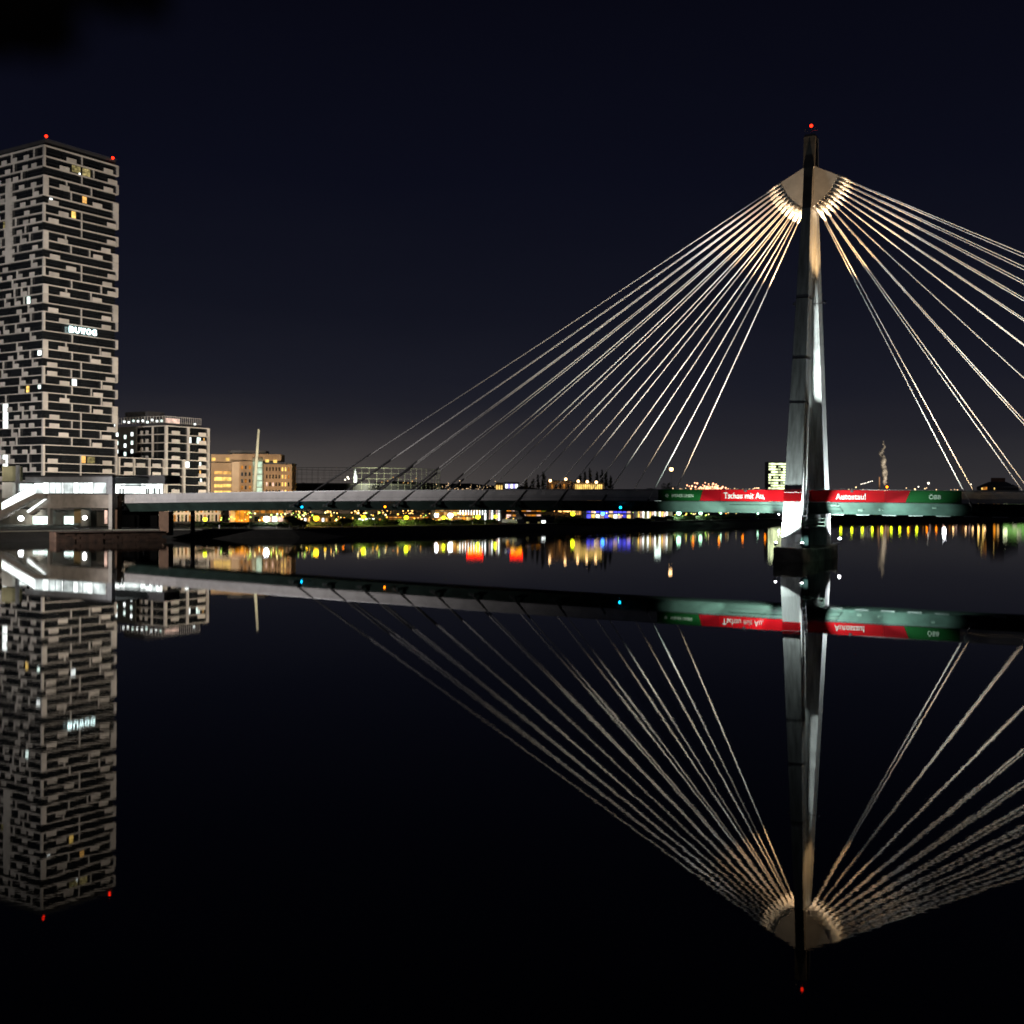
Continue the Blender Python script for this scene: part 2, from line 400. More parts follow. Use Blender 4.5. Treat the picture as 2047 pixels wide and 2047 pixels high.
# pier footing in the river
g = MB(); FT = []
def ring(z, e=0.0, dip=0.0):
    pts = []
    for s, t in ((-2.55, -10.9), (2.45, -11.1), (2.9, -6), (3.0, 0), (2.9, 6), (2.45, 11.3), (-2.45, 11.3), (-2.9, 6), (-3.0, 0), (-2.9, -6)):
        k = math.cos(t / 11.2 * math.pi / 2)
        pts.append((s * (1 + e), t * (1 + e * .3), z - dip * k * (1 if s > 0 else .4)))
    return pts
g.loft([ring(-3, .02), ring(.35, .02), ring(.36, -.01), ring(2.2, -.015, .45), ring(2.42, -.05, .5)])
g.build('pier_footing', pm('wet_concrete', (.26, .23, .17), .8, .5, .35, 0, .3), bridge)
# legs
def leg_ring(z, sd):
    c = 8.55 - .122 * z; hw = max(.78, 1.67 - .0152 * z); ht = 1.42 - .0028 * z
    c = max(c, .0)
    return [(-hw, sd * c - ht, z), (hw, sd * c - ht, z), (hw, sd * c + ht, z), (-hw, sd * c + ht, z)]
for sd in (-1, 1):
    zs = [1.6 + k * 1.95 for k in range(30)] + [59.6]
    g = MB(); zz = [z for z in zs if z <= 59.6]
    rings = []
    for i, z in enumerate(zz):                      # shallow recessed joints between the concrete lifts
        rings.append(leg_ring(z, sd))
    g.loft(rings); lg = g.build('pylon_leg', CONC_P, bridge)
    for zj in ((26.4, 33.9, 44.2) if sd < 0 else ()):
        r0 = leg_ring(zj, sd); g = MB()
        for z, e in ((zj - .11, .03), (zj + .11, .03)):
            pass
        a = leg_ring(zj - .10, sd); b = leg_ring(zj + .10, sd)
        cx = sum(p[1] for p in a) / 4
        ex = lambda pts: [(p[0] * 1.012, cx + (p[1] - cx) * 1.012, p[2]) for p in pts]
        g.loft([ex(a), ex(b)]); g.build('lift_joint', DARK, lg)
# head block and mast
g = MB()
g.loft([[(-.78, -2.45, 58.2), (.78, -2.45, 58.2), (.78, 2.45, 58.2), (-.78, 2.45, 58.2)],
        [(-.78, -1.55, 66.6), (.78, -1.55, 66.6), (.78, 1.55, 66.6), (-.78, 1.55, 66.6)],
        [(-.98, -1.30, 66.9), (.98, -1.30, 66.9), (.98, 1.30, 66.9), (-.98, 1.30, 66.9)],
        [(-.98, -1.05, 72.1), (.98, -1.05, 72.1), (.98, 1.05, 72.1), (-.98, 1.05, 72.1)],
        [(-.80, -.9, 72.5), (.80, -.9, 72.5), (.80, .9, 72.5), (-.80, .9, 72.5)]])
head = g.build('pylon_head', pm('head_concrete', (.16, .15, .135), .8, .3, .4), bridge)
g = MB()
g.tube([(-.85, -.8, 72.5), (-.85, -.8, 73.5)], .03, 6); g.tube([(.85, -.8, 72.5), (.85, -.8, 73.5)], .03, 6)
g.tube([(-.85, -.8, 73.5), (.85, -.8, 73.5), (.85, .8, 73.5), (-.85, .8, 73.5), (-.85, -.8, 73.5)], .03, 6)
g.tube([(.95, -.5, 66.9), (.95 + .12, -.5, 69.4)], .03, 6); g.tube([(0, 0, 72.5), (0, 0, 74.0)], .05, 6)
g.build('guard_rail', STEEL, head)
# wings that carry the cable sockets
def arc_pt(k, sd):                                  # k 0 = top (longest cable), 1 = bottom
    p0, p1, p2 = Vector((4.85, 64.9)), Vector((3.75, 61.8)), Vector((.8, 60.1))
    q = p0 * (1 - k) ** 2 + p1 * 2 * k * (1 - k) + p2 * k * k
    return sd * q.x, q.y
for sd in (-1, 1):
    for tw in (-1, 1):
        pts = [(sd * .78, 67.0)] + [arc_pt(k / 14, sd) for k in range(15)] + [(sd * .78, 60.1)]
        y0, y1 = tw * .72, tw * .98
        g = MB(); g.loft([[(x, y0, z) for x, z in pts], [(x, y1, z) for x, z in pts]]); g.build('cable_wing', pm('wing_steel', (.52, .51, .50), .55, .15, .5), bridge)
    g = MB(); g.loft([[(arc_pt(k / 14, sd)[0], -.72, arc_pt(k / 14, sd)[1] + .25), (arc_pt(k / 14, sd)[0], .72, arc_pt(k / 14, sd)[1] + .25),
                       (arc_pt(k / 14, sd)[0] - sd * .1, .72, arc_pt(k / 14, sd)[1] + .4), (arc_pt(k / 14, sd)[0] - sd * .1, -.72, arc_pt(k / 14, sd)[1] + .4)] for k in range(15)])
    g.build('socket_plate', SOCK, bridge)
    g = MB(); g.loft([[(sd * .7, -.72, 66.9), (sd * .7, .72, 66.9), (sd * .7, .72, 66.75), (sd * .7, -.72, 66.75)], [(sd * 4.8, -.72, 64.95), (sd * 4.8, .72, 64.95), (sd * 4.8, .72, 64.8), (sd * 4.8, -.72, 64.8)]])
    g.build('wing_cap', STEEL, bridge)
# stay cables
for sd in (-1, 1):
    for tp in (-1, 1):
        for i in range(10):
            k = 1 - (i + .45) / 10.0
            hs, hz = arc_pt(k, sd)
            top = Vector((hs, tp * .62, hz + .35)); sa = sd * ANCH[i]
            at = Vector((sa, tp * 5.56, H(sa)))
            d = (at - top); zb = H(sa) - 3.1; u_ = (zb - top.z) / d.z
            bot = top + d * u_
            bot.y = tp * 5.5
            mid = top + d
            sag = []
            for j in range(13):
                f = j / 12.0; p = top + (bot - top) * f
                p.z -= 4 * f * (1 - f) * .0022 * (bot - top).length
                sag.append(p)
            g = MB(); g.tube(sag, .080, 10); cb = g.build('stay_cable', CABLE, bridge, smooth=True)
            dn = (bot - top).normalized()
            g = MB(); g.tube([top, top + dn * 1.7, top + dn * 1.72, top + dn * 3.0], [.33, .33, .2, .16], 10); g.build('socket', SOCK, cb, smooth=True)
            L = (bot - top).length
            dz = 3.9 + max(0, i - 4) * 1.4 if i > 2 else (3.2 if i == 2 else (2.2 if i == 1 else 1.4))  # outer sleeves lengthened: the dark tube stands for unlit cable
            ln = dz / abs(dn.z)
            g = MB(); g.tube([bot - dn * ln, bot - dn * ln * .99, bot + dn * .3], [.12, .185, .2], 8); g.build('sleeve_and_unlit_end', DARK, cb, smooth=True)
            pc('anchor_bracket', GIRD, cb, (bot.x, tp * 5.3, bot.z), (1.3, .55, .55))
# river-bank bent and the abutment
sb = s_px(364, 0, 5)
for t in (-3.4, 3.4):
    g = MB(); g.tube([(sb, t, 1.0), (sb, t, H(sb) - 3.9)], .52, 14); g.build('column', pm('column_concrete', (.07, .07, .08), .8, .3, .5), bridge, smooth=True)
s_l, s_m, s_r = s_px(224, -6, 6), s_px(312, -6, 5), s_px(331, -6, 5)
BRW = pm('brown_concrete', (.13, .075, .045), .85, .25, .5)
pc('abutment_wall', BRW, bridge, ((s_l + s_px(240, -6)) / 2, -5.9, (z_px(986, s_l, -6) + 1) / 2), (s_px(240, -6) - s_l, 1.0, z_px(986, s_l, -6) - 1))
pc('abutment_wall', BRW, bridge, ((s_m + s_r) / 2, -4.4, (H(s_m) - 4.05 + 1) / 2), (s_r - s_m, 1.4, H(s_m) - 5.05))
sv0, sv1 = s_px(238, 2.6, 5), s_px(316, 2.6, 5); pc('shade_sheet', pm('underpass_shade', (.004, .004, .004), .9, .2, .5, spec=0), bridge, ((sv0 + sv1) / 2, 2.6, (H(s_m) - 4.05 + 1) / 2), (sv1 - sv0, .5, H(s_m) - 5.05))  # near-black sheet paints the shade inside the underpass
# cross beam under the deck between the legs
pc('cross_beam', CONC_P, bridge, (0, 0, 6.9), (2.2, 14.6, 1.6))
# ladder shaft on the near leg
g = MB()
for t in (-8.9, -8.2):
    g.tube([(1.75, t, 5.6), (1.62, t + 1.5, 17.5)], .045, 6)
for k in range(34):
    z = 5.8 + k * .34; tt = 1.5 * (z - 5.6) / 11.9
    g.tube([(1.72 - .13 * (z - 5.6) / 11.9, -8.9 + tt, z), (1.72 - .13 * (z - 5.6) / 11.9, -8.2 + tt, z)], .025, 5)
for z in (6.4, 7.6, 8.8, 10, 11.2, 12.4, 13.6):
    tt = 1.5 * (z - 5.6) / 11.9
    g.tube([(1.7, -8.95 + tt, z), (2.35, -8.9 + tt, z), (2.5, -8.5 + tt, z), (2.35, -8.2 + tt, z), (1.7, -8.15 + tt, z)], .03, 5)
for t in (-8.9, -8.5, -8.2):
    g.tube([(2.42, t, 6.4), (2.35, t + 1.0, 13.6)], .025, 5)
BLK = pm('black_steel', (.0035, .0035, .004), .8, .2, .6, spec=.02)
ladder = g.build('service_ladder', BLK, bridge)
g = MB()
for z in (6.0, 6.6, 7.2):
    g.tube([(1.8, -8.2, z), (3.3, -8.2, z), (3.3, -7.3, z), (5.0, -7.2, z)], .035, 5)
for s, t in ((1.8, -8.2), (3.3, -8.2), (3.3, -7.3), (5.0, -7.2)): g.tube([(s, t, 5.9), (s, t, 7.3)], .04, 5)
g.box(1.8, 3.4, -8.3, -7.2, 5.82, 5.92)
g.build('inspection_platform', pm('platform_steel', (.035, .045, .04), .7, .2, .6, spec=.1), bridge)
pc('equipment_cabinet', BLK, bridge, (2.25, -8.6, 3.95), (1.05, 1.0, 3.2))
pc('maintenance_rail', DARK, bridge, (-6.2, -5.5, H(-6) - 3.4), (9.5, .08, .08))
# masking tape patches on the girder
for x, y, wd, ht in ((1718, 1018, .75, .75), (1757, 1017, .25, .75), (1762, 1018, .2, .3), (1669, 1009, 1.4, .5), (1867, 1014, .6, .5)):
    s = s_px(x, -5.02, 9); pc('girder_patch', pm('patch_paint', (.28, .36, .32), .5, .1, .5), girder, (s, -4.97 + .78 * (H(s) - 2.25 - z_px(y, s, -4.6)), z_px(y, s, -4.6)), (wd, .05, ht))
    girder.children[-1].rotation_euler = (-.66, 0, 0)

# beacon on the pylon
def beacon(name, label, loc, r=.24, group='red obstruction lights'):
    t_ = thing(name, label, 'lamp', loc, 0, group)
    g = MB(); g.tube([(0, 0, -.9), (0, 0, -.2)], .06, 6); g.build('stem', STEEL, t_)
    g = MB(); g.ball((0, 0, 0), r, 10, 7); g.build('lens', L_RED, t_, smooth=True)
    return t_
p_ = B(0, 0, 74.15); beacon('obstruction_light', 'red warning light on the very top of the bridge pylon', p_, .26)

# banners
def banner_root(label, s): return thing('advertising_banner', label, 'banner', B(s, -5.34, H(s) - 1), TH, 'advertising banners on the bridge parapet')
def sl(px): return s_px(px, -5.42, 11)
def panel(parent, name, mat, sa0, sa1, sb0, sb1, base, t0=-5.47, t1=-5.36):  # bottom s-range, top s-range
    g = MB(); n = 6; rings = []
    for k in range(n + 1):
        f = k / n; b_ = sa0 + (sa1 - sa0) * f; t_ = sb0 + (sb1 - sb0) * f
        rings.append([(b_, t0, H(b_) - 1.96), (t_, t0, H(t_) - .05), (t_, t1, H(t_) - .05), (b_, t1, H(b_) - 1.96)])
    g.v = []; g.loft(rings)
    for i, v in enumerate(g.v): g.v[i] = (v[0] - base.x, v[1] - base.y, v[2] - base.z)
    return g.build(name, mat, parent)
BI = BM.inverted()
bl = banner_root('red and green banner reading Tschau mit Au, left of the pylon', sl(1440)); b0 = BI @ Vector(bl.location)
panel(bl, 'green_panel', GREEN, sl(1316), sl(1399), sl(1316), sl(1405), b0)
panel(bl, 'red_panel', RED_DIM, sl(1399) + .03, sl(1440), sl(1405) + .03, sl(1440), b0)
panel(bl, 'red_panel', RED, sl(1440) + .06, sl(1590), sl(1440) + .06, sl(1590), b0)
def put_text(root, base, body, mat, x0, x1, y0, y1, bold):
    s = sl(x0); z1 = z_px(y1, s, -5.48); z0 = z_px(y0, s, -5.48)
    return text('lettering', body, mat, root, (s - base.x, -5.485 - base.y, z1 - base.z), sl(x1) - s, z0 - z1, bold)
put_text(bl, b0, 'Tschau mit Au,', LETT, 1447, 1529, 984.4, 998.4, .004)
put_text(bl, b0, 'WIENER LINIEN', LETTG, 1342, 1386, 987.6, 993.6, .012)
g = MB(); ce = Vector((sl(1333.5), 0, z_px(990.5, sl(1333), -5.48)))
for k in range(8):
    a = k * math.pi / 4
    for w_, r0, r1 in ((.045, .07, .34),):
        dx, dz = math.cos(a), math.sin(a)
        q = [Vector((ce.x + dx * r0 - dz * w_, 0, ce.z + dz * r0 + dx * w_)), Vector((ce.x + dx * r0 + dz * w_, 0, ce.z + dz * r0 - dx * w_)),
             Vector((ce.x + dx * r1 + dz * w_ * 1.6, 0, ce.z + dz * r1 - dx * w_ * 1.6)), Vector((ce.x + dx * r1 - dz * w_ * 1.6, 0, ce.z + dz * r1 + dx * w_ * 1.6))]
        g.hexa([(p.x - b0.x, -5.50 - b0.y, p.z - b0.z) for p in q] + [(p.x - b0.x, -5.48 - b0.y, p.z - b0.z) for p in q])
g.build('emblem', LETTG, bl)
# the strip wrapped round the near leg
zc = H(0) - 1; tl = -(8.55 - .122 * zc) - (1.42 - .0028 * zc) - .12
bw = thing('advertising_banner', 'plain red banner strip wrapped across the lit leg of the pylon', 'banner', B(0, tl, zc), TH, 'advertising banners on the bridge parapet')
hw = 1.67 - .0152 * zc + .03
g = MB(); g.hexa([(-hw, -.13, -.96), (hw, -.13, -.96), (hw, -.07, -.96), (-hw, -.07, -.96), (-hw, .11, .93), (hw, .11, .93), (hw, .17, .93), (-hw, .17, .93)]); g.build('red_panel', RED, bw)
g = MB(); g.tube([(-hw, .05, .55), (hw, .05, .55)], .03, 5); g.build('tension_cord', LETT, bw)
br = banner_root('red and green banner reading Autostau, right of the pylon', sl(1700)); b1 = BI @ Vector(br.location)
panel(br, 'red_panel', RED, sl(1592), sl(1769), sl(1592), sl(1769), b1)
panel(br, 'red_panel', RED_DIM, sl(1769) + .05, sl(1810), sl(1769) + .05, sl(1820), b1)
panel(br, 'green_panel', GREEN, sl(1810) + .03, sl(1922), sl(1820) + .03, sl(1922), b1)
put_text(br, b1, 'Autostau!', LETT, 1671, 1731, 986.4, 998.4, .003)
put_text(br, b1, '\u00d6BB', LETTG, 1857, 1881.5, 987.2, 998.2, .02)

# floodlights on the footing
def floodlight(label, s, t, z, target, power, color, r_vis=.2, spot=120, extra=None, lens=L_WH):
    f = thing('floodlight', label, 'floodlight', B(s, t, z), TH, 'floodlights at the pylon foot')
    tg = Vector(target) - Vector((s, t, z)); tn = tg.normalized()
    g = MB(); g.tube([-tn * .35, -tn * .3, tn * .0, tn * .1], [.12, .22, .3, .3], 10); g.build('housing', DARK, f)
    g = MB(); g.tube([tn * .1, tn * .14], [r_vis, r_vis], 10); g.ball(tn * .16, r_vis, 8, 5); g.build('lens', lens, f, smooth=True)
    g = MB(); sx_ = -.7 if s > 0 else .4; g.tube([(0, 0, -.1), (0, 0, -.45), (sx_, -.5 if t > 0 else .5, -.6)], .06, 6); g.box(sx_ - .3, sx_ + .3, (-.5 if t > 0 else .5) - .3, (-.5 if t > 0 else .5) + .3, -.95, -.58); g.build('bracket', STEEL, f)
    lamp('SPOT', 'floodlight_beam', f, tn * .5, power, color, .18, tg, spot, .5)
    if extra:
        for (tg2, pw, cl, sp) in extra: lamp('SPOT', 'floodlight_beam', f, Vector(tg2).normalized() * .4, pw, cl, .18, tg2, sp, .6)
    return f
CW = (.86, 1.0, .97)
floodlight('floodlight at the left corner of the pylon footing', -2.1, -11.0, 3.0, (-.6, -8.3, 12), 44000, CW, .22, 96,
           extra=[((-7, 6, 5.6), 74000, (.82, 1.0, .88), 56), ((-14, 6.2, 5.2), 95000, (.80, 1.0, .86), 20)])
floodlight('star-bright floodlight on the front corner of the pylon footing', 2.35, -11.2, 3.0, (1.5, 4.4, 38), 520000, (.90, 1.0, .98), .24, 17,
           extra=[((7, 6, 5.6), 78000, (.76, 1.0, .90), 58), ((14, 6.2, 5.2), 105000, (.72, 1.0, .88), 20), ((.2, 10, 2.2), 7000, (.45, 1.0, .82), 50)])
floodlight('floodlight on the far right end of the pylon footing', 2.85, 11.0, 3.2, (1.05, 6.0, 30), 240000, (.88, .97, 1.0), .26, 50,
           extra=[((-2.4, -2.2, 6), 16000, (.90, .97, 1.0), 100)])
# warm head lights between the legs
for sd, lb in ((-1, 'warm uplight on the left flank between the pylon legs'), (1, 'warm uplight on the right flank between the pylon legs')):
    f = thing('uplight', lb, 'floodlight', B(sd * 2.6, 0, 44.0), TH, 'warm uplights under the pylon head')
    g = MB(); g.box(-.2, .2, -.2, .2, -.2, -.1); g.box(-2.0 if sd > 0 else -.1, .1 if sd > 0 else 2.0, -.08, .08, -.32, -.2); g.box(-2.05 * sd - .08, -2.05 * sd + .08, -2.2, 2.2, -.32, -.2); g.tube([(0, 0, -.1), (0, 0, .15)], .2, 8); g.build('housing', DARK, f)
    lamp('SPOT', 'uplight_beam', f, (0, 0, .3), 38000, (1.0, .60, .27), .3, (sd * 6, 0, 19), 88, .6)
# cool and warm lamps on the deck that graze the cables
for s, t, c, pw, lb in ((-9, -5.95, (1, .94, .88), 48000, 'uplight on the deck left of the pylon'), (9, -5.95, (1, .96, .92), 56000, 'uplight on the deck right of the pylon'),
                        (-8, 3.4, (1, .76, .48), 74000, 'amber uplight on the far deck edge left of the pylon'), (8.5, 3.4, (1, .66, .32), 96000, 'amber uplight on the far deck edge right of the pylon')):
    f = thing('uplight', lb, 'floodlight', B(s, t, H(s) - (1.2 if t > 0 else .1)), TH, 'uplights on the bridge deck')
    g = MB(); g.box(-.2, .2, -.2, .2, -.3, 0); g.tube([(0, 0, 0), (0, 0, .25)], .16, 8); g.build('housing', DARK, f)
    sg = 1 if s > 0 else -1
    lamp('SPOT', 'uplight_beam', f, (0, 0, .45), pw, c, .3, (sg * (20 if s > 0 else 15), -.1 * t, 18 if s > 0 else 22), 104 if s > 0 else 92, .7)
    hd = BM.inverted() @ Vector(f.location)                # narrow beam on the cable sockets of the head
    lamp('SPOT', 'head_beam', f, (0, 0, .5), 330000 if t < 0 else 150000, (1, .68, .38), .3, Vector((sg * 3.5, .6 * (1 if t > 0 else -1), 62.0)) - hd, 8.4, .35)
# navigation lamps on the girder
def nav(label, px, py, m):
    s = s_px(px, -5.3, 9); f = thing('navigation_light', label, 'lamp', B(s, -5.25, z_px(py, s, -5.3)), TH, 'navigation lights on the girder')
    g = MB(); g.box(-.18, .18, 0, .35, -.12, .12); g.build('bracket', DARK, f)
    g = MB(); g.ball((0, -.18, 0), .22, 10, 6); g.build('lens', m, f, smooth=True)
nav('cyan navigation light on the girder near the far shore', 604.5, 1013.5, L_CY)
nav('orange navigation light on the girder at mid span', 770.5, 1013, L_ORG)
nav('bright cyan navigation light on the girder above the ship', 1241, 1014.5, L_CY)

# ================================================================== residential tower and the block beside it
CW_ = W(88, 288, 352.0)
RZ_T = math.atan2(.835, .55)
GZ = 2.6
tower = thing('residential_tower', 'tall residential tower with pale offset balcony panels and dark glass', 'tower', (CW_.x, CW_.y, GZ), RZ_T)
ky = [288.4, 309.2, 329.4, 348.3, 367.8, 387.3, 403.9, 422.3, 440.4, 458.5, 477.3, 495, 512.5, 530.3, 548.3, 566.3, 585, 603, 620.5, 639, 659, 677.5, 695.8, 713.5, 730.5, 748.2, 765.6, 783, 800.6, 818, 835.6, 853, 870.6, 888, 906, 924.4, 942, 960, 977]
kz = [W(88, y, 352.0).z - GZ for y in ky]
TW, TD = 26.9, 36.0
for k, z in enumerate(kz):
    pc('floor_slab', FAC, tower, (TW / 2, TD / 2, z - .13), (TW, TD, .26))
pc('core', FACD, tower, (TW / 2 + .3, TD / 2 + .3, kz[0] / 2), (TW - 2.4, TD - 2.4, kz[0] - .8))
pc('attic', FACD, tower, (TW / 2 + .3, TD / 2 + .3, kz[0] + 1.0), (TW - 1.4, TD - 1.4, 2.0))
for a, b in ((0, .5), (.5, 1)):
    pc('roof_rail', STEEL, tower, (TW * (a + b) / 2, .75, kz[0] + 2.1), (TW * .49, .07, .07))
RP = {0: [.29, .79], 1: [.20, .85], 2: [.79], 3: [.20], 4: [.64], 5: [.06], 6: [.19, .84], 7: [.06], 8: [.84], 9: [.18, .76], 10: [.65], 11: [.08], 12: [.29, .85],
      13: [.07, .78], 14: [.85], 15: [.21, .64], 17: [.06, .77], 18: [.20, .77], 21: [.19, .77], 22: [.63], 23: [.05], 24: [.05, .83], 25: [.21, .79], 26: [.66],
      27: [.21, .79], 28: [.66], 29: [.08], 30: [.08, .85], 31: [.20, .78], 32: [.65], 34: [.06, .79], 35: [.06, .79], 36: [.06, .79]}
RF = {0: [.5], 1: [.66], 2: [.5], 3: [.30, .63], 4: [.36], 6: [.5], 7: [.5], 8: [.5], 9: [.29], 10: [.36, .61], 12: [.5], 13: [.5], 14: [.37, .77], 15: [.30, .63], 17: [.5], 18: [.5], 20: [.38], 21: [.30, .76],
      22: [.38, .63], 23: [.5], 24: [.37, .5], 25: [.78], 26: [.38, .64], 27: [.3, .78], 28: [.38, .63], 29: [.5], 30: [.38, .5], 31: [.5, .77], 32: [.38, .63], 34: [.5], 35: [.5], 36: [.5]}
LITR = {}
nf = len(kz) - 1
for k in range(nf):
    zt, zb = kz[k] - .26, kz[k + 1]; zm, hh = (zt + zb) / 2, zt - zb
    for j in range(4):                                          # set-back glazing, river face and street face
        pc('window', LITR.get((k, j), GLASS), tower, (TW * (.12 + .245 * j), .78, zm), (TW * .235, .12, hh - .02))
    for j in range(4):
        pc('window', GLASS, tower, (.78, TD * (.13 + .245 * j), zm), (.12, TD * .235, hh - .02))
    for w0 in RP.get(k, []):
        pc('balcony_panel', FAC, tower, (TW * (w0 + .064), .0, zb + .58), (TW * .128, .16, 1.25))
    for w0 in RF.get(k, []):
        pc('fin', FAC, tower, (TW * w0, .32, zm), (.24, .5, hh))
    pc('railing', DARK, tower, (TW / 2, .12, zb + 1.05), (TW - 1, .05, .06)); pc('railing', DARK, tower, (.12, TD / 2, zb + 1.05), (.05, TD - 1, .06))
    c6 = k % 6
    if k < 33:
        if c6 in (0, 1): pc('corner_column', FAC, tower, (.3, .3, zm), (.68, .68, hh))
        elif c6 in (3, 4): pc('corner_column', FAC, tower, (.82, .2, zm), (1.7, .46, hh))
        if c6 in (4, 5): pc('corner_column', FAC, tower, (TW - .85, .3, zm), (1.7, .7, hh))
        elif c6 in (0, 2): pc('corner_column', FAC, tower, (TW - .28, .3, zm), (.5, .7, hh))
    else:
        pc('corner_column', FAC, tower, (.3, .3, zm), (.75, .75, hh)); pc('corner_column', FAC, tower, (TW - .28, .3, zm), (.5, .7, hh))
    # street face: denser rhythm of panels
    y = 2.2 + (k * 1.37) % 2.6
    while y < TD - 4:
        if rnd.random() < .62: pc('balcony_panel', FAC, tower, (.0, y + 1.3, zb + .58), (.16, 2.5, 1.25))
        if rnd.random() < .33: pc('fin', FAC, tower, (.32, y + 3.1, zm), (.5, .22, hh))
        y += rnd.choice((3.6, 4.4, 5.2, 6.0))
pc('pier', FAC, tower, (.3, 17.9, (kz[3] + kz[12]) / 2), (.9, 2.3, kz[3] - kz[12]))
pc('pier', FAC, tower, (.3, 26.5, (kz[6] + kz[33]) / 2), (.9, 2.0, kz[6] - kz[33]))
def tlit(k, w0, w1, m, face='r', h0=.1, h1=.92):
    zt, zb = kz[k] - .26, kz[k + 1]; hh = zt - zb
    if face == 'r': pc('lit_window', m, tower, (TW * (w0 + w1) / 2, .66, zb + hh * (h0 + h1) / 2), (TW * (w1 - w0), .08, hh * (h1 - h0)))
    else: pc('lit_window', m, tower, (.66, (w0 + w1) / 2, zb + hh * (h0 + h1) / 2), (.08, w1 - w0, hh * (h1 - h0)))
tlit(1, .38, .49, E_DIM, h0=.2); tlit(1, .52, .62, em('lit_dim_2', (.85, .68, .28), .45, .6, 1.4)); tlit(34, .6, .7, E_DIM); tlit(4, .52, .575, E_WARM, h0=.15); tlit(6, .375, .43, E_YEL); tlit(25, .39, .45, E_WHITE); tlit(34, .52, .575, E_WARM, h1=.98); tlit(5, .09, .125, E_WHITE, h0=.55, h1=.85); tlit(1, .47, .49, E_WHITE, h0=.05, h1=.3)
tlit(16, 7.6, 9.0, E_COOL, 'l'); tlit(22, 1.9, 3.6, E_WHITE, 'l', .3); tlit(26, 7.8, 9.2, E_YEL, 'l'); tlit(26, 2.2, 3.4, E_COOL, 'l', .45)
for k in (28, 29, 30, 34, 35): tlit(k, 18.6, 21.0, E_WHITE, 'l', 0, 1)
tlit(7, 20.2, 21.2, E_DIM, 'l')
sg = thing('illuminated_sign', 'glowing white sign with five letters on the tower face', 'sign', tower.matrix_basis @ Vector((TW * .32, -.3, kz[20] + .35)), RZ_T)
bpy.context.view_layer.update()
sg.location = Matrix.Translation(tower.location) @ Matrix.Rotation(RZ_T, 4, 'Z') @ Vector((TW * .325, -.32, kz[20] + .35))
E_SIGN = em('sign_white', (.74, 1.0, .98), 6.0)
for i, ch in enumerate('BUWOG'):
    text('letter', ch, E_SIGN, sg, (i * 2.05, 0, 0), 1.62, 1.8, .015, ext=.08)
pc('mount_rail', DARK, sg, (4.9, .2, .9), (9.4, .1, .08))
TMAT = Matrix.Translation(tower.location) @ Matrix.Rotation(RZ_T, 4, 'Z')
beacon('obstruction_light', 'red warning light above the near corner of the tower roof', TMAT @ Vector((1.6, 1.2, kz[0] + 3.0)), .42)
beacon('obstruction_light', 'red warning light above the right end of the tower roof', TMAT @ Vector((TW - 1.6, .9, kz[0] + 2.3)), .42)

X0, X1, X2 = 27.4, 46.2, 65.2
block = thing('apartment_block', 'pale balconied apartment block with lit roof terrace beside the tower', 'building', TMAT @ Vector((X0, 0, 0)), RZ_T)
def bx(c, s, m, n): return pc(n, m, block, (c[0] - X0, c[1], c[2]), s)
mz0 = W(328, 850, 390.8).z - GZ; fh = 2.80
nfl = int(mz0 / fh) + 1
zs_ = [mz0 - fh * k for k in range(nfl)]
wing_top = 4
bx(((X1 + X2) / 2 + .3, 14, mz0 / 2), (X2 - X1 - 2.4, 24, mz0 - .8), FACD, 'core')
bx(((X1 + X0) / 2, 8, zs_[wing_top] / 2), (X1 - X0 - .4, 12, zs_[wing_top] - .8), FACD, 'core')
for k, z in enumerate(zs_):
    bx(((X1 + X2) / 2, 7.2, z - .14), (X2 - X1, 14.4, .28), FAC, 'floor_slab')
    if k >= wing_top: bx(((X1 + X0) / 2 - .1, 6.8, z - .14), (X1 - X0 - .1, 13.6, .28), FAC, 'floor_slab')
    if k == nfl - 1: break
    zb = zs_[k + 1]; zt = z - .28; zm = (zb + zt) / 2; hh = zt - zb
    for w0 in (.13, .74):
        bx((X1 + (X2 - X1) * (w0 + .09), .02, zb + .55), ((X2 - X1) * .18, .16, 1.1), FAC, 'balcony_panel')
    for j in range(3):
        bx((X1 + (X2 - X1) * (.17 + .33 * j), .85, zm), ((X2 - X1) * .32, .12, hh - .02), GLASS, 'window')
    bx((X1 + .4, .3, zm), (1.0, .6, hh), FAC, 'corner_column'); bx((X2 - .25, .4, zm), (.5, .9, hh), FAC, 'corner_column')
    bx((X1 + (X2 - X1) * (.52 if k < 4 else .42), .4, zm), (.55 if k < 4 else .9, .8, hh), FAC, 'fin')
    if k < wing_top:
        for y0 in (1.9, 7.4): bx((X1 - .02, y0 + 2.6 if y0 > 5 else y0 + 9.5, zb + .6), (.16, 2.6, 1.25), FAC, 'balcony_panel')
        bx((X1 + 1.3, 8, zm), (.12, 11, hh - .02), GLASS, 'window'); bx((X1 + .35, 7.0, zm), (.5, .5, hh), FAC, 'fin')
    else:
        for w0 in ((.12, .38, .72) if k == wing_top else (.12, .72)):
            bx((X0 + (X1 - X0) * (w0 + .08), .02, zb + .55), ((X1 - X0) * .18, .16, 1.1), FAC, 'balcony_panel')
        for w0 in (.02, .335, .66, .975): bx((X0 + (X1 - X0) * w0, .4, zm), (.36, .8, hh), FAC, 'fin')
        for j in range(3): bx((X0 + (X1 - X0) * (.18 + .32 * j), 0.85, zm), ((X1 - X0) * .31, .12, hh - .02), GLASS, 'window')
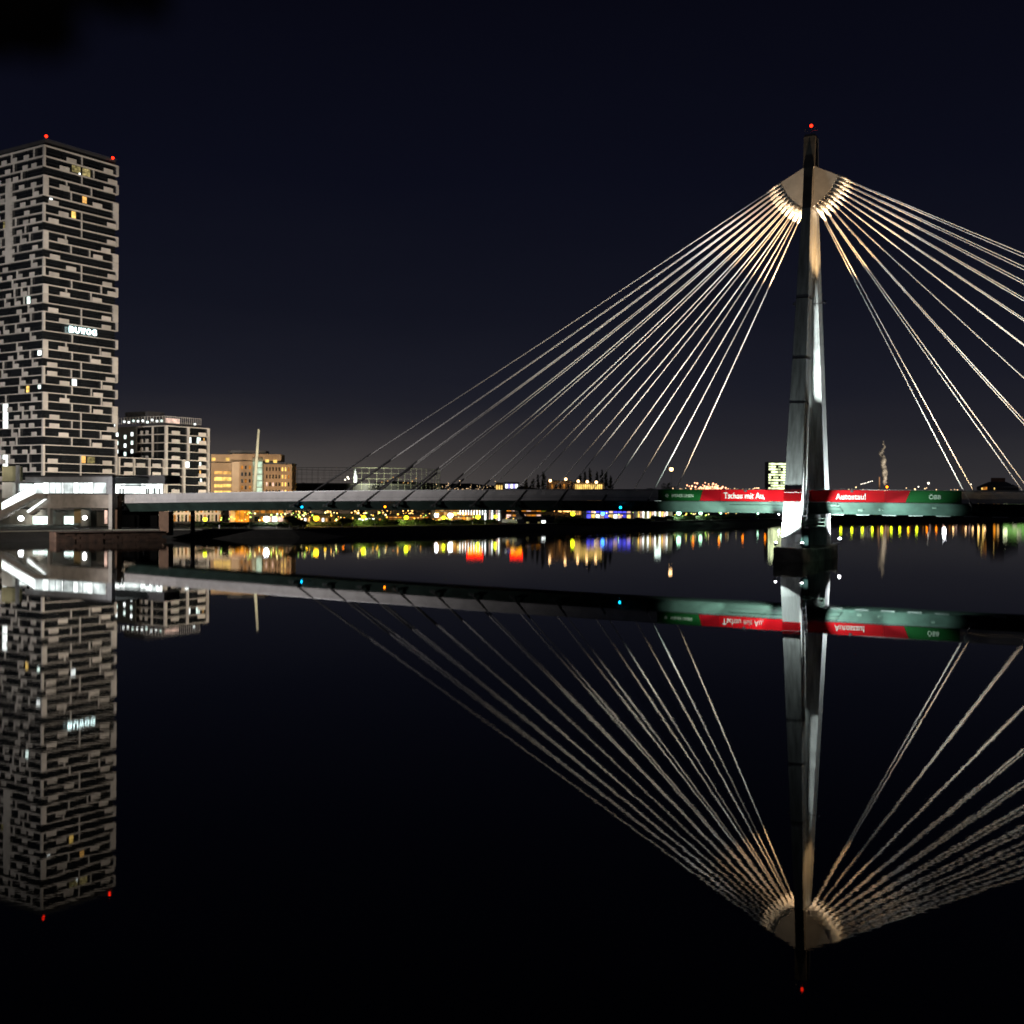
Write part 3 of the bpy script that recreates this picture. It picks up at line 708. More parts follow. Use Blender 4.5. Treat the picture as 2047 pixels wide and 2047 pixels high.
for (k, w0, w1, m) in ((1, .545, .60, E_WHITE), (1, .74, .82, E_COOL), (4, .47, .56, E_WHITE), (4, .80, .83, E_COOL), (5, .80, .83, E_WARM), (6, .82, .85, E_COOL), (1, .89, .91, E_WARM), (4, .45, .47, E_WARM)):
    bx((X1 + (X2 - X1) * (w0 + w1) / 2, .74, zs_[k + 1] + 1.2), ((X2 - X1) * (w1 - w0), .08, 1.9), m, 'lit_window')
# the dark gable with square lit windows
bx((X1 - .15, 20.2, mz0 / 2 + 4), (.4, 11.4, mz0 - 8), pm('gable_panel', (.10, .11, .11), .7, .2, .3), 'gable_wall')
for r_ in range(3):
    for c_, yy in enumerate((24.4, 20.2, 16.6)):
        bx((X1 - .42, yy, mz0 - 2.6 - r_ * 2.9 - (.9 if c_ == 1 else 0)), (.1, 1.0, 1.25), E_COOL if (r_ + c_) % 2 else E_WHITE, 'lit_window')
# roof terrace
bx(((X1 + X2) / 2 - .5, 8, mz0 + .5), (X2 - X1 - 3, 12, .9), FACD, 'roof_upstand')
for k in range(20): bx((X1 + 1 + (X2 - X1 - 3) * k / 19, 2.2, mz0 + 2.1), (.09, .09, 2.3), WHITE, 'pergola_post')
for k in range(16): bx((X1 + .9, 2.8 + k * 1.5, mz0 + 2.1), (.09, .09, 2.3), WHITE, 'pergola_post')
for zz in (1.2, 3.2):
    bx(((X1 + X2) / 2 - .5, 2.2, mz0 + zz), (X2 - X1 - 3, .08, .08), WHITE, 'pergola_rail'); bx((X1 + .9, 14, mz0 + zz), (.08, 23, .08), WHITE, 'pergola_rail')
for k in range(9): bx((X1 + 1.6, 4 + k * 2.4, mz0 + 1.7 + rnd.uniform(-.3, .4)), (.5, .5, .7), E_WHITE if k % 3 else E_COOL, 'terrace_lamp')
bx((X1 + 7, 5, mz0 + 2.0), (6, .3, 1.6), E_PINK, 'lit_bar'); bx((X1 + 14.2, 2.0, mz0 + 1.2), (.5, .5, .5), E_WHITE, 'terrace_lamp')
bx((X1 - .6, 26, mz0 + .7), (.8, .8, .8), E_WHITE, 'terrace_lamp')
bx((X1 + 6, 18, mz0 + 3.6), (7, 12, 3.2), FACD, 'plant_room')

# ================================================================== generic buildings
def dressed(name, label, cat, x0, x1, yt, Y, rz, wall, rows, cols, picks, depth=10, zb=2.2, wfrac=(.62, .6), margin=.06, group=None, roof=None, base=0.0, sill=True):
    a, b = W(x0, 1000, Y), W(x1, 1000, Y); top = W((x0 + x1) / 2, yt, Y).z; w_ = (b.x - a.x) / math.cos(rz); h_ = top - zb
    r = thing(name, label, cat, ((a.x + b.x) / 2, Y, zb), rz, group)
    pc('wall', wall, r, (0, depth / 2, h_ / 2), (w_, depth, h_))
    pc('roof', roof or FACD, r, (0, depth / 2, h_ + .2), (w_ + .5, depth + .5, .4))
    cw, chh = w_ * (1 - 2 * margin) / cols, (h_ * (1 - base) - .5) / rows
    for i in range(rows):
        for j in range(cols):
            m = picks(i, j) if callable(picks) else rnd.choice(picks)
            if m is None: continue
            cx = -w_ / 2 + w_ * margin + cw * (j + .5); cz = h_ - .4 - chh * (i + .5)
            wn_ = pc('window', m, r, (cx, -.06, cz), (cw * wfrac[0], .16, chh * wfrac[1]))
    return r, w_, h_

# brown office block with the pale mast
def pk(i, j):
    lit = {(0, 5): E_YEL, (0, 6): E_YEL, (1, 5): E_YEL, (1, 6): E_WARM, (2, 5): E_YEL, (2, 6): E_YEL, (2, 0): E_PINK, (2, 2): E_PINK, (3, 5): E_PINK, (3, 6): E_YEL, (0, 7): E_ORD, (3, 7): E_ORD, (1, 7): E_ORD}
    return lit.get((i, j), GLASS)
YO = 425; OFFC = pm('office_render', (.46, .33, .22), .85, .16, .3)
off, ow, oh = dressed('office_block', 'brown rendered office block with scattered yellow windows behind the bridge', 'building', 527, 583, 928, YO, .06, OFFC, 7, 8,
                      lambda i, j: pk(i, j) if i < 4 else (E_YEL if (i + j) % 4 == 0 else GLASS), 12, wfrac=(.42, .5))
def ob(x0, x1, y0, y1, m, n, dy=0.0, dp=.5):
    a = W(x0, y0, YO); b = W(x1, y1, YO)
    return pc(n, m, off, ((a.x + b.x) / 2 - off.location.x, dy + dp / 2, (a.z + b.z) / 2 - off.location.z), (b.x - a.x, dp, a.z - b.z))
ob(479, 505, 922, 1040, OFFC, 'wall', .2, 12); ob(465, 479, 923, 1040, pm('pale_pilaster', (.66, .52, .38), .8, .15, .3), 'pilaster', -.3, 12); ob(423, 465, 925, 1040, OFFC, 'wall', .3, 12)
ob(465, 561, 907, 922, OFFC, 'penthouse', 1.0, 10); ob(423, 465, 908, 924, OFFC, 'penthouse', 1.0, 10); ob(455, 530, 900, 906.5, FACD, 'roof', 2, 8)
for y0, y1, m in ((942, 948, E_WARM), (954, 961, E_YEL), (968, 974, E_YEL), (981, 986, E_YEL), (994, 1000, E_WARM), (1006, 1012, E_YEL)):
    ob(430, 446, y0, y1, m, 'lit_window', .1, .3); ob(447.5, 463, y0, y1, m, 'lit_window', .1, .3)
for (x, y) in ((427, 918), (455, 918), (533, 921), (549, 922)): ob(x - 3, x + 4, y - 3, y + 3, E_YEL, 'lit_window', .8, .3)
for k in range(9):
    y = 923 + k * 13
    ob(514, 524, y, y + 11, em('stair_glow', (.75, .95, .70), .85, .45, .4), 'stair_window', -.2, .4); ob(506, 511, y, y + 11, em('stair_glow_pale', (.70, .85, .60), .5, .4, .4), 'stair_window', -.2, .4)
ob(505, 525, 916, 1040, pm('stair_tower', (.30, .32, .26), .8, .2, .3), 'stair_tower', .25, 12)
for r_ in range(5):
    for x in (483, 490, 498): ob(x, x + 3.5, 931 + r_ * 13.5, 938 + r_ * 13.5, E_ORD if (r_ + x) % 3 == 0 else GLASS, 'window', .08, .3)
mt, mb_ = W(517.2, 858, 356), W(504, 1042, 356)
ms = thing('mast', 'slender pale leaning mast in front of the brown office block', 'mast', mb_, 0)
g = MB(); g.tube([mb_, mt], [.62, .42], 12); g.build('pole', pm('mast_paint', (.62, .66, .56), .6, .12, .4), ms, True, True)
g = MB(); g.tube([mb_, mb_ + Vector((0, 0, .5))], .9, 12); g.build('foot', CONC, ms, True)

# ================================================================== metro station on the left bank
T0 = -9.0
stn = thing('metro_station', 'glazed metro station with bright white hall and outside stair on the bank', 'station', B(-185, T0, 2.3), TH)
SB = BI @ Vector(stn.location)
def sp(x, y, t=T0):
    s = s_px(x, t, 8); return s - SB.x, z_px(y, s, t) - SB.z
def srect(x0, x1, y0, y1, m, n, t=T0, dp=.3):
    s0, z1 = sp(x0, y0, t); s1, z0 = sp(x1, y1, t)
    return pc(n, m, stn, ((s0 + s1) / 2, t - T0 + dp / 2, (z0 + z1) / 2), (s1 - s0, dp, z1 - z0))
def squad(pts, m, n, t=T0, dp=.3):
    g = MB(); q = [sp(x, y, t) for x, y in pts]
    g.loft([[(s, t - T0, z) for s, z in q], [(s, t - T0 + dp, z) for s, z in q]]); return g.build(n, m, stn)
FASC = pm('fascia_metal', (.36, .38, .41), .5, .15, .6, .2)
xs = [50 + 11 * k for k in range(15)] + [214]
for a, b in zip(xs[:-1], xs[1:]): srect(a + .15, b - .15, 953, 964.6, FASC, 'fascia_panel')
srect(213, 224, 953, 988, FASC, 'end_pier', dp=1.0)
for k, (a, b) in enumerate(zip([86, 98, 111, 123, 127, 137, 146, 156, 166, 176, 186, 196], [97.5, 110.5, 122.5, 126.5, 136.6, 145.6, 155.6, 165.6, 175.6, 185.6, 195.6, 211.5])):
    srect(a, b, 965, 986, E_HALL if k % 3 else E_WHITE, 'glass_pane', T0 + .15, .1)
for x in (97.75, 110.7, 122.7, 126.7, 145.8, 165.8, 185.8): srect(x - .3, x + .3, 965, 986, STEEL, 'mullion', T0 + .02, .15)
srect(70, 212, 986, 988.2, FASC, 'sill_beam', T0 - .1, .5)
srect(126, 221.5, 988.4, 1016, pm('station_concrete', (.40, .36, .32), .85, .25, .3), 'edge_beam', T0 + .3, 2.0)
squad([(66, 988.4), (126, 988.4), (126, 1016), (70, 1016), (92, 998)], MATS['station_concrete'], 'edge_beam', T0 + .35, 1.5)
srect(50, 224, 950.8, 952.8, FACD, 'roof', T0 - .4, 12)
# stair with its lit glazing
for k in range(5):
    f0, f1 = k / 5, (k + .96) / 5
    L = lambda f, dy: (70 - 67 * f, 965.5 + dy + 33.5 * f + (0 if f < .05 else 0))
    a, b, c, d = (70 - 67 * f0, 965.5 + 39 * f0), (70 - 67 * f1, 965.5 + 39 * f1), (70 - 67 * f1, 986 + 33 * f1), (70 - 67 * f0, 986 + 33 * f0)
    squad([b, a, d, c], E_WHITE, 'stair_glazing', T0 - 1.0, .12)
srect(70, 86, 965.4, 985.8, E_HALL, 'glass_pane', T0 + .1, .1)
squad([(2, 1004), (70, 964.6), (86, 964.2), (86, 965.4), (70, 966), (2, 1005.6)], STEEL, 'handrail', T0 - 1.15, .1)
squad([(-6, 1024), (60, 986), (86, 986.5), (86, 997), (66, 997), (-6, 1040)], MATS['station_concrete'], 'stair_flight', T0 - .95, 1.6)
squad([(53, 1022), (88, 997.5), (93, 997.5), (56, 1025)], E_WHITE, 'stair_light_strip', T0 - .5, .15)
squad([(56, 1026), (72, 1016), (74, 1022), (62, 1030)], MATS['station_concrete'], 'stair_flight', T0 - .4, 1.0)
srect(95, 100, 1016, 1050, CONC, 'column', T0 + .3, .9); srect(217, 224, 988, 1063, CONC, 'column', T0 + .1, .9)
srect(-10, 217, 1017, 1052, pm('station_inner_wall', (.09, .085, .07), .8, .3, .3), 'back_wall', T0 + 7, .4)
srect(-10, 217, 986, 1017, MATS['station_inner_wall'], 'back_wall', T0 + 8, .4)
for x0, x1 in ((66, 76), (77, 87), (88, 97)): srect(x0, x1, 1032, 1048, E_COOL if x0 != 77 else E_WHITE, 'shop_window', T0 + 5.8, .2)
srect(128.5, 146, 1032, 1048, E_COOL, 'shop_window', T0 + 5.8, .2); srect(209, 213.5, 1020, 1047, E_PINK, 'lit_door', T0 + 2.0, .2)
srect(148, 166, 1017, 1046, pm('ochre_wall', (.42, .30, .14), .8, .2, .4), 'wall_panel', T0 + 5.5, .3)
g = MB(); sc_, zc_ = sp(172, 1032, T0 + 4.5); g.tube([(sc_, 4.5, .3), (sc_, 4.5, zc_ + 2.2)], 1.15, 16); g.build('round_kiosk', pm('kiosk_white', (.6, .62, .58), .6, .15, .4), stn, smooth=True)
srect(4, 25, 932, 962, pm('olive_panel', (.20, .19, .11), .8, .25, .3), 'stair_shaft', T0 + 4, 3); srect(4, 25, 964, 996, pm('pale_panel', (.5, .5, .46), .8, .15, .3), 'stair_shaft', T0 + 4, 3)
srect(31, 36, 930, 1000, STEEL, 'column', T0 + 4, .5)
srect(29, 50, 962, 966, STEEL, 'beam', T0 + 3.6, .5); srect(31, 70, 967, 986, E_HALL, 'glass_pane', T0 + 6.0, .12)
# platform hall at the end of the bridge
for k in range(9):
    a, b = 229 + 10.6 * k, 229 + 10.6 * (k + 1) - .5
    srect(a, b, 967.5, 986.5, E_HALL if k in (2, 3, 4, 7) else E_WHITE, 'platform_pane', T0 + 12.2, .2)
srect(226, 329, 950, 967, FACD, 'platform_roof', T0 + 10.5, 5)
for x in (239, 245, 292, 296, 308, 318): srect(x - .7, x + .7, 976, 986.5, DARK, 'platform_post', T0 + 11.8, .3)
srect(240, 290, 969, 971.4, FACD, 'display_board', T0 + 11.6, .3)

# quay in brick, pontoon and the little boat
qa, qb = WZ(112, 1084, 0), WZ(333, 1081, 0)
qd = (qb - qa); qr = math.atan2(qd.y, qd.x); ql = qd.length
quay = thing('quay_wall', 'reddish masonry quay wall below the bridge end', 'wall', (qa.x, qa.y, 0), qr)
for k in range(12):
    for r_ in range(3):
        o_ = .5 * (r_ % 2)
        x0 = max(0, (k - o_) * ql / 12); x1 = min(ql, (k + 1 - o_) * ql / 12)
        pc('masonry_block', BRICK, quay, ((x0 + x1) / 2, 3 + rnd.uniform(-.05, .05), -.1 + .68 * (r_ + .5)), (x1 - x0 - .06, 6, .66))
pc('coping', BRICK, quay, (ql / 2, 3, 2.06), (ql + .2, 6.4, .14))
for k in range(7): pc('rail_post', DARK, quay, (1.5 + k * (ql - 3) / 6, .4, 2.6), (.07, .07, 1.0))
pc('hand_rail', DARK, quay, (ql / 2, .4, 3.1), (ql - 2, .05, .05))
pa = WZ(-30, 1076, .35); pb = WZ(108, 1076, .35); pdv = pb - pa
pon = thing('pontoon', 'long low landing pontoon at the foot of the station', 'pontoon', (pa.x, pa.y, 0), math.atan2(pdv.y, pdv.x))
pc('deck', pm('pontoon_deck', (.20, .20, .21), .8, .3, .6), pon, (pdv.length / 2, 1.3, .28), (pdv.length, 2.6, .34))
pc('edge_board', KERB, pon, (pdv.length / 2, -.06, .5), (pdv.length, .1, .14))
for k in range(6): pc('mooring_pile', DARK, pon, (2 + k * 3.2, 2.9, .9), (.25, .25, 2.6))
bo = WZ(78, 1073.5, .0)
boat = thing('cabin_boat', 'small pale cabin boat moored at the station pontoon', 'boat', (bo.x, bo.y - .4, 0), qr)
g = MB(); rings = []
for k in range(9):
    f = k / 8; w_ = 1.0 * (1 - max(0, f - .55) ** 2 * 4.6); rings.append([(-2.6 + 5.2 * f, -w_ * .6, -.2), (-2.6 + 5.2 * f, w_ * .6, -.2), (-2.6 + 5.2 * f, w_, .65 + .15 * f), (-2.6 + 5.2 * f, -w_, .65 + .15 * f)])
g.loft(rings); g.build('hull', pm('boat_hull', (.34, .30, .30), .5, .2, .6), boat)
g = MB(); g.hexa([(-1.4, -.75, .66), (.9, -.75, .66), (.9, .75, .66), (-1.4, .75, .66), (-1.2, -.65, 1.55), (.5, -.65, 1.55), (.5, .65, 1.55), (-1.2, .65, 1.55)]); cab = g.build('cabin', MATS['boat_hull'], boat)
for x in (-.8, .0): pc('window', GLASS, cab, (x, -.72, 1.15), (.6, .06, .42))

# ================================================================== lamps along the shore
def Yb(px):
    d = ray(px, 1050); k = d.x / d.y; best = None
    for (a, b) in zip(BANK[:-1], BANK[1:]):
        f0 = a[0] - k * a[1]; f1 = b[0] - k * b[1]
        if f0 * f1 <= 0 and a[1] > 100:
            t = f0 / (f0 - f1); y = a[1] + (b[1] - a[1]) * t; best = y if best is None else min(best, y)
    return best or 700
def street_lamp(label, px, py, back, m, r=.42, group='lamps along the far promenade', power=0, col=(1, 1, 1), arm=False, Y=None):
    Y = Y or Yb(px) + back; p = W(px, py, Y); zb = 2.3; r *= 1.18
    t_ = thing('street_lamp', label, 'street lamp', (p.x, p.y, zb), 0, group); h = p.z - zb
    g = MB(); g.tube([(0, 0, 0), (0, 0, .5), (0, 0, h - r * .8)], [.12, .07, .05], 6)
    g.build('pole', DARK, t_)
    g = MB(); g.tube([(0, 0, h + r * .75), (0, 0, h + r * 1.1)], [r * .7, r * .2], 8); g.build('cap', DARK, t_)
    g = MB(); g.ball((0, 0, h), r, 10, 7); g.build('lantern', m, t_, smooth=True)
    if power >= 3000: lamp('SPOT', 'lamp_light', t_, (0, r + .1, h - .1), power, col, .3, (0, 9, h * .45), 150, .5)
    return t_
YG, SO, GW_ = (.9, 1, .25), (1, .62, .18), (.75, 1, .8)
street_lamp('yellow-green lamp beside the left bridge columns', 410, 1038, 16, L_YG, .42, power=2600, col=YG)
star = street_lamp('dazzling white lamp with a warm shopfront behind it', 532.5, 1037, 18, L_WH, .62, power=3000, col=(1, .95, .85))
big = street_lamp('large yellow lamp before the terrace windows', 632, 1036, 14, L_SOD, .60, power=3800, col=SO)
street_lamp('yellow-green lamp beside the row of white windows', 727, 1034.5, 14, L_YG, .5, power=3400, col=YG)
street_lamp('yellow-green lamp below the orange navigation light', 812, 1034.5, 14, L_YG, .5, power=3400, col=YG)
street_lamp('small yellow-green lamp left of the paired white lamps', 887, 1034.5, 14, L_YG, .42, power=2600, col=YG)
street_lamp('white lamp, first of the pair before the orange wall', 872.5, 1030, 26, L_WH, .5)
street_lamp('white lamp, brighter of the pair before the orange wall', 900.5, 1030, 26, L_WH, .62, power=3000, col=(1, .9, .8))
street_lamp('yellow lamp against the bright amber facade', 955.5, 1033, 14, L_YG, .55, power=2600, col=YG)
street_lamp('pale yellow lamp beside the stern of the ship', 990.5, 1032.5, 14, L_YG, .42)
street_lamp('yellow-green lamp above the bow of the ship', 1145, 1027, 20, L_YG, .6, power=2200, col=YG)
street_lamp('blue lamp in front of the blue venue', 1205, 1026.5, 20, L_BLU, .6)
street_lamp('green-white lamp right of the striped pavilion', 1357, 1025.5, 14, L_GW, .75, power=5200, col=GW_)
street_lamp('second green-white lamp on the dark meadow', 1400.5, 1025.5, 14, L_GW, .6, power=3600, col=GW_)
street_lamp('faint green-white lamp over the dark meadow', 1441, 1026, 16, L_GW, .3)
street_lamp('faint teal lamp beside the pylon leg', 1515, 1026.5, 16, L_GW, .34)
street_lamp('small white lamp left of the pylon foot', 1557, 1028, 16, L_WH, .3)
for k, (px, m, py) in enumerate(((1386, L_ORG, 1017), (1438, L_ORG, 1014), (1485, L_ORG, 1016), (1530, L_ORG, 1014))):
    street_lamp('small orange street lamp mirrored left of the pylon, %s from the left' % ORD[k], px, py, 40, m, .42, group='orange lamps on the far road')
for k, (px, m) in enumerate(((1681, L_YG), (1703, L_YG), (1724, L_YG), (1744, L_YG), (1763, L_YG), (1782, L_YG), (1799, L_YG), (1816, L_SOD), (1833, L_YG), (1853, L_ORG), (1872, L_ORG), (1888, L_WARM), (1906, L_WARM), (1931, L_WARM), (1945, L_WARM), (1957, L_WARM), (1969, L_WARM))):
    street_lamp(('yellow' if m is L_YG else 'orange' if m in (L_ORG, L_SOD) else 'pale warm') + ' promenade lamp right of the pylon, %s in the row' % ORD[k],
                px, 1023 - .2 * k, 10, m, (.62 if m is L_YG else .5), group='promenade lamps right of the pylon')
street_lamp('white lamp seen mirrored in the water right of the pylon', 1888, 1014, 30, L_WH, 1.0, group='promenade lamps right of the pylon')
st1 = street_lamp('glaring white lamp under the station stair', 42, 1036, 0, L_WH, .55, Y=292, power=3500, col=(1, .95, .85))
st2 = street_lamp('glaring white lamp beside the round kiosk', 170, 1035, 0, L_WH, .5, Y=283, power=4200, col=(1, .95, .82))
st3 = street_lamp('tall park lamp with a warm globe above the deck', 1342, 938, 0, L_WARM, .8, Y=560, group='tall lamps behind the bridge')
# big spots on the quay: a tower beam put at the white lamp, and an added mast out of view
lamp('SPOT', 'tower_beam', star, (0, -.3, 6.5), 250000, (1, .80, .58), .5, TMAT @ Vector((26, 0, 46)) - Vector(star.location), 78, .7)
ofl = W(540, 1000, 396); of_ = thing('added_facade_light', 'added amber floodlight before the brown office block', 'floodlight', (ofl.x, 396, 2.4), 0)  # added floodlight to brighten the office front
g = MB(); g.tube([(0, 0, 0), (0, 0, .8)], .08, 6); g.box(-.3, .3, -.2, .2, .8, 1.2); g.build('housing', DARK, of_)
lamp('SPOT', 'office_beam', of_, (0, .3, 1.4), 30000, (1, .72, .46), .5, W(505, 955, YO) - Vector(of_.location), 120, .6)
bfp = TMAT @ Vector((54, -26, 0)); bf_ = thing('added_facade_light', 'added pale floodlight before the apartment block', 'floodlight', (bfp.x, bfp.y, 2.4), RZ_T)  # added floodlight to brighten the balconies of the block
g = MB(); g.tube([(0, 0, 0), (0, 0, .8)], .08, 6); g.box(-.3, .3, -.2, .2, .8, 1.2); g.build('housing', DARK, bf_)
lamp('SPOT', 'block_beam', bf_, (0, .3, 1.4), 26000, (1, .90, .72), .5, (0, 26, 19), 100, .6)
def added_flood_mast(label, x, y, h, beams):  # added mast, unseen, that lights cladding, station and tower
    f = thing('added_flood_mast', label, 'added light', (x, y, 2.0), 0, 'added lights out of view')
    g = MB(); g.tube([(0, 0, 0), (0, 0, h)], [.25, .12], 10); g.build('pole', STEEL, f)
    for k, (tg, pw, c, sp_) in enumerate(beams):
        d = (Vector(tg) - Vector((x, y, 2.0 + h))).normalized()
        g = MB(); g.tube([Vector((0, 0, h)) + d * .3, Vector((0, 0, h)) + d * .8], [.2, .35], 10); g.build('lamp_head', DARK, f)
        lamp('SPOT', 'flood_beam', f, Vector((0, 0, h)) + d * 1.0, pw, c, .35, Vector(tg) - Vector((x, y, 2.0)), sp_, .7)
    return f
added_flood_mast('added flood mast out of view left of the station', -130, 214, 16,
           [(B(-125, -5, 10), 230000, (1, .93, .90), 68), (TMAT @ Vector((0, 14, 55)), 600000, (1, .92, .84), 50), (B(-190, -9, 8), 60000, (1, .86, .70), 70)])

# ================================================================== shops, venue and ship below the bridge line
dressed('terrace_house', 'beige house with tall pilasters behind the bridge columns', 'building', 335, 455, 1006, 345, .25, BEIGE, 2, 15, lambda i, j: E_ORD if (j * 3 + i) % 4 == 0 else (E_DIM if j % 2 else GLASS), 9, wfrac=(.5, .75))
dressed('glazed_pavilion', 'pavilion with big orange-lit windows beside the beige house', 'building', 459, 500, 1012, 338, .2, BROWN, 1, 4, lambda i, j: E_ORG if j else E_WARM, 8, wfrac=(.9, .8))
dressed('shop', 'pink-lit shop behind the dazzling white lamp', 'building', 505, 570, 1010, 345, .2, BEIGE, 2, 5, lambda i, j: (GLASS, E_ORD, E_PINK, E_WHITE, E_PINK)[j] if i else E_ORD, 8, wfrac=(.8, .6))
dressed('low_hall', 'low hall with small warm window dots right of the shop', 'building', 574, 668, 1030, 352, .2, BROWN, 1, 12, lambda i, j: (E_WARM, E_ORD, GLASS, E_WHITE, E_ORD)[(j * 2 + i) % 5], 8, wfrac=(.5, .5))
dressed('market_hall', 'dark hall with a row of white lit windows', 'building', 670, 768, 1030.5, 370, .2, FACD, 1, 13, lambda i, j: E_WHITE if (i == 0 and 6 <= j <= 10) else ((E_ORD, E_WARM, GLASS)[(j + i) % 3]), 8, wfrac=(.6, .4))
dressed('depot', 'long amber-lit depot behind the promenade trees', 'building', 772, 862, 1030, 400, .15, BROWN, 2, 9, lambda i, j: (E_ORD, E_WARM, E_ORG)[(i + j) % 3] if i == 0 else E_ORD, 8, wfrac=(.85, .4))
dressed('amber_facade', 'bright amber facade behind the paired white lamps', 'building', 864, 964, 1010, 395, .12, BEIGE, 3, 10, lambda i, j: (E_ORG, E_WARM, E_ORD, E_YEL)[(i * 7 + j * 3) % 4], 8, wfrac=(.85, .7))
dressed('white_pavilion', 'pavilion with white columns of light left of the ship', 'building', 966, 1002, 1003, 405, .12, WHITE, 2, 7, lambda i, j: (E_WHITE, GLASS, E_PINK)[j % 3], 8, wfrac=(.5, .85))
dressed('red_lit_hall', 'low orange-lit hall behind the ship', 'building', 1006, 1108, 1010, 440, .1, BROWN, 2, 9, lambda i, j: (E_ORG, E_PINK, E_ORD)[(i + j) % 3] if j < 7 else GLASS, 8, wfrac=(.85, .5))
for x0, x1, lb in ((933, 967, 'red and yellow glowing sign box left of the ship'), (1020, 1046, 'red and yellow glowing sign box above the stern of the ship')):
    a, b = W(x0, 996, 392), W(x1, 996, 392); z0, z1 = 6.6, 10.0
    s_ = thing('sign_box', lb, 'sign', ((a.x + b.x) / 2, 392, 2.3), .1)
    w_ = b.x - a.x
    pc('frame', DARK, s_, (0, .3, (z0 + z1) / 2 - 2.3), (w_ + .2, .4, z1 - z0 + .2)); pc('red_face', E_RED, s_, (0, .0, z1 - 3.3), (w_, .1, 1.9)); pc('yellow_face', E_NEON, s_, (0, .0, z0 - 2.3 + .75), (w_ * .86, .1, 1.1))
    for x in (-w_ / 3, w_ / 3): pc('post', DARK, s_, (x, .3, (z0 - 2.3) / 2), (.2, .2, z0 - 2.3))
for k in range(9):
    p = W(920 + k * 5.6, 1000, 385); t_ = thing('light_column', 'slim white light column, %s from the left in its row' % ORD[k], 'lamp', (p.x, 385, 2.3), 0, 'row of light columns')
    pc('post', DARK, t_, (0, 0, 1.2), (.15, .15, 2.4)); pc('tube', E_WHITE, t_, (0, 0, 3.5), (.3, .3, 2.2))
vn, vw, vh = dressed('blue_venue', 'waterside venue washed in blue light', 'building', 1166, 1268, 1004, 470, .05, pm('venue_wall', (.3, .3, .4), .7, .2, .3), 3, 10,
        lambda i, j: (E_BLUE, E_BLUE, E_PINK, E_BLUE)[(i + j) % 4] if i < 2 else (E_WHITE, E_PINK, E_BLUE, E_YEL)[(i * 3 + j) % 4], 8, wfrac=(.8, .7))
dressed('striped_pavilion', 'pavilion with pale vertical light strips right of the blue venue', 'building', 1270, 1345, 1006, 465, .05, BEIGE, 1, 14, lambda i, j: (E_YEL, E_PINK, E_WHITE, E_DIM, E_WHITE)[j % 5], 8, wfrac=(.66, .8))
dressed('lit_cube', 'small cool white box behind the striped pavilion', 'building', 1309, 1322, 987, 462, .0, WHITE, 1, 1, lambda i, j: E_COOL, 3, zb=8.8, wfrac=(.95, .85), margin=.02)
# right shore: seen mostly in the water
dressed('rose_facade', 'long rose-lit facade on the far right shore', 'building', 1800, 1965, 1008, 760, 0, pm('rose_render', (.5, .3, .3), .8, .2, .2), 2, 22, lambda i, j: (None, E_PINK, None, E_ORD)[(i * 5 + j * 3) % 4], 10, wfrac=(.4, .4))
dressed('yard_block', 'block with warm lit windows behind the promenade lamps', 'building', 1752, 1780, 1000, 740, 0, BROWN, 4, 5, lambda i, j: (E_WARM, E_ORD, GLASS, E_PINK)[(i + j * 2) % 4], 8)
dressed('stair_house', 'dark house with two tall yellow light strips near the right edge', 'building', 1950, 1982, 993, 735, 0, FACD, 1, 3, lambda i, j: (E_YEL, E_YEL, None)[j], 8, wfrac=(.35, .9))
dressed('orange_house', 'house with one tall orange light strip near the right edge', 'building', 1984, 2000, 1003, 735, 0, FACD, 1, 2, lambda i, j: (E_ORG, E_WARM)[j], 8, wfrac=(.6, .9))
dressed('green_lit_hall', 'hall washed in green light at the right edge', 'building', 2001, 2075, 1003, 735, 0, pm('green_wall', (.2, .3, .15), .8, .2, .2), 2, 7, lambda i, j: E_GRN if (i + j) % 3 else E_GRW, 8, wfrac=(.92, .85))
hs = thing('hilltop_house', 'dark hipped house with a lit roof box above the deck', 'building', (W(1998, 1000, 770).x, 770, 2.3), 0)
hb = hs.location
def hq(x0, x1, y0, y1, m, n, dy=0.0, dp=8):
    a = W(x0, y0, 770); b = W(x1, y1, 770); return pc(n, m, hs, ((a.x + b.x) / 2 - hb.x, dy + dp / 2, (a.z + b.z) / 2 - 2.3), (b.x - a.x, dp, a.z - b.z))
hq(1962, 2036, 973, 1040, FACD, 'wall'); hq(1987, 2012, 955, 964, pm('roof_box', (.22, .11, .08), .8, .2, .5), 'roof_box', 2, 3)
a = [W(x, y, 770) - hb for x, y in ((1962, 973), (2036, 973), (2014, 963), (1984, 963))]
g = MB(); g.hexa([(a[0].x, 0, a[0].z), (a[1].x, 0, a[1].z), (a[1].x, 8, a[1].z), (a[0].x, 8, a[0].z), (a[3].x, 2, a[3].z), (a[2].x, 2, a[2].z), (a[2].x, 6, a[2].z), (a[3].x, 6, a[3].z)]); g.build('hipped_roof', FACD, hs)
hq(1965, 1973, 973.5, 979, E_ORD, 'lit_window', -.2, .3); hq(1987, 1988.5, 975, 979, E_YEL, 'lit_window', -.2, .3); hq(1962, 1964, 975, 979, E_YEL, 'lit_window', -.2, .3)

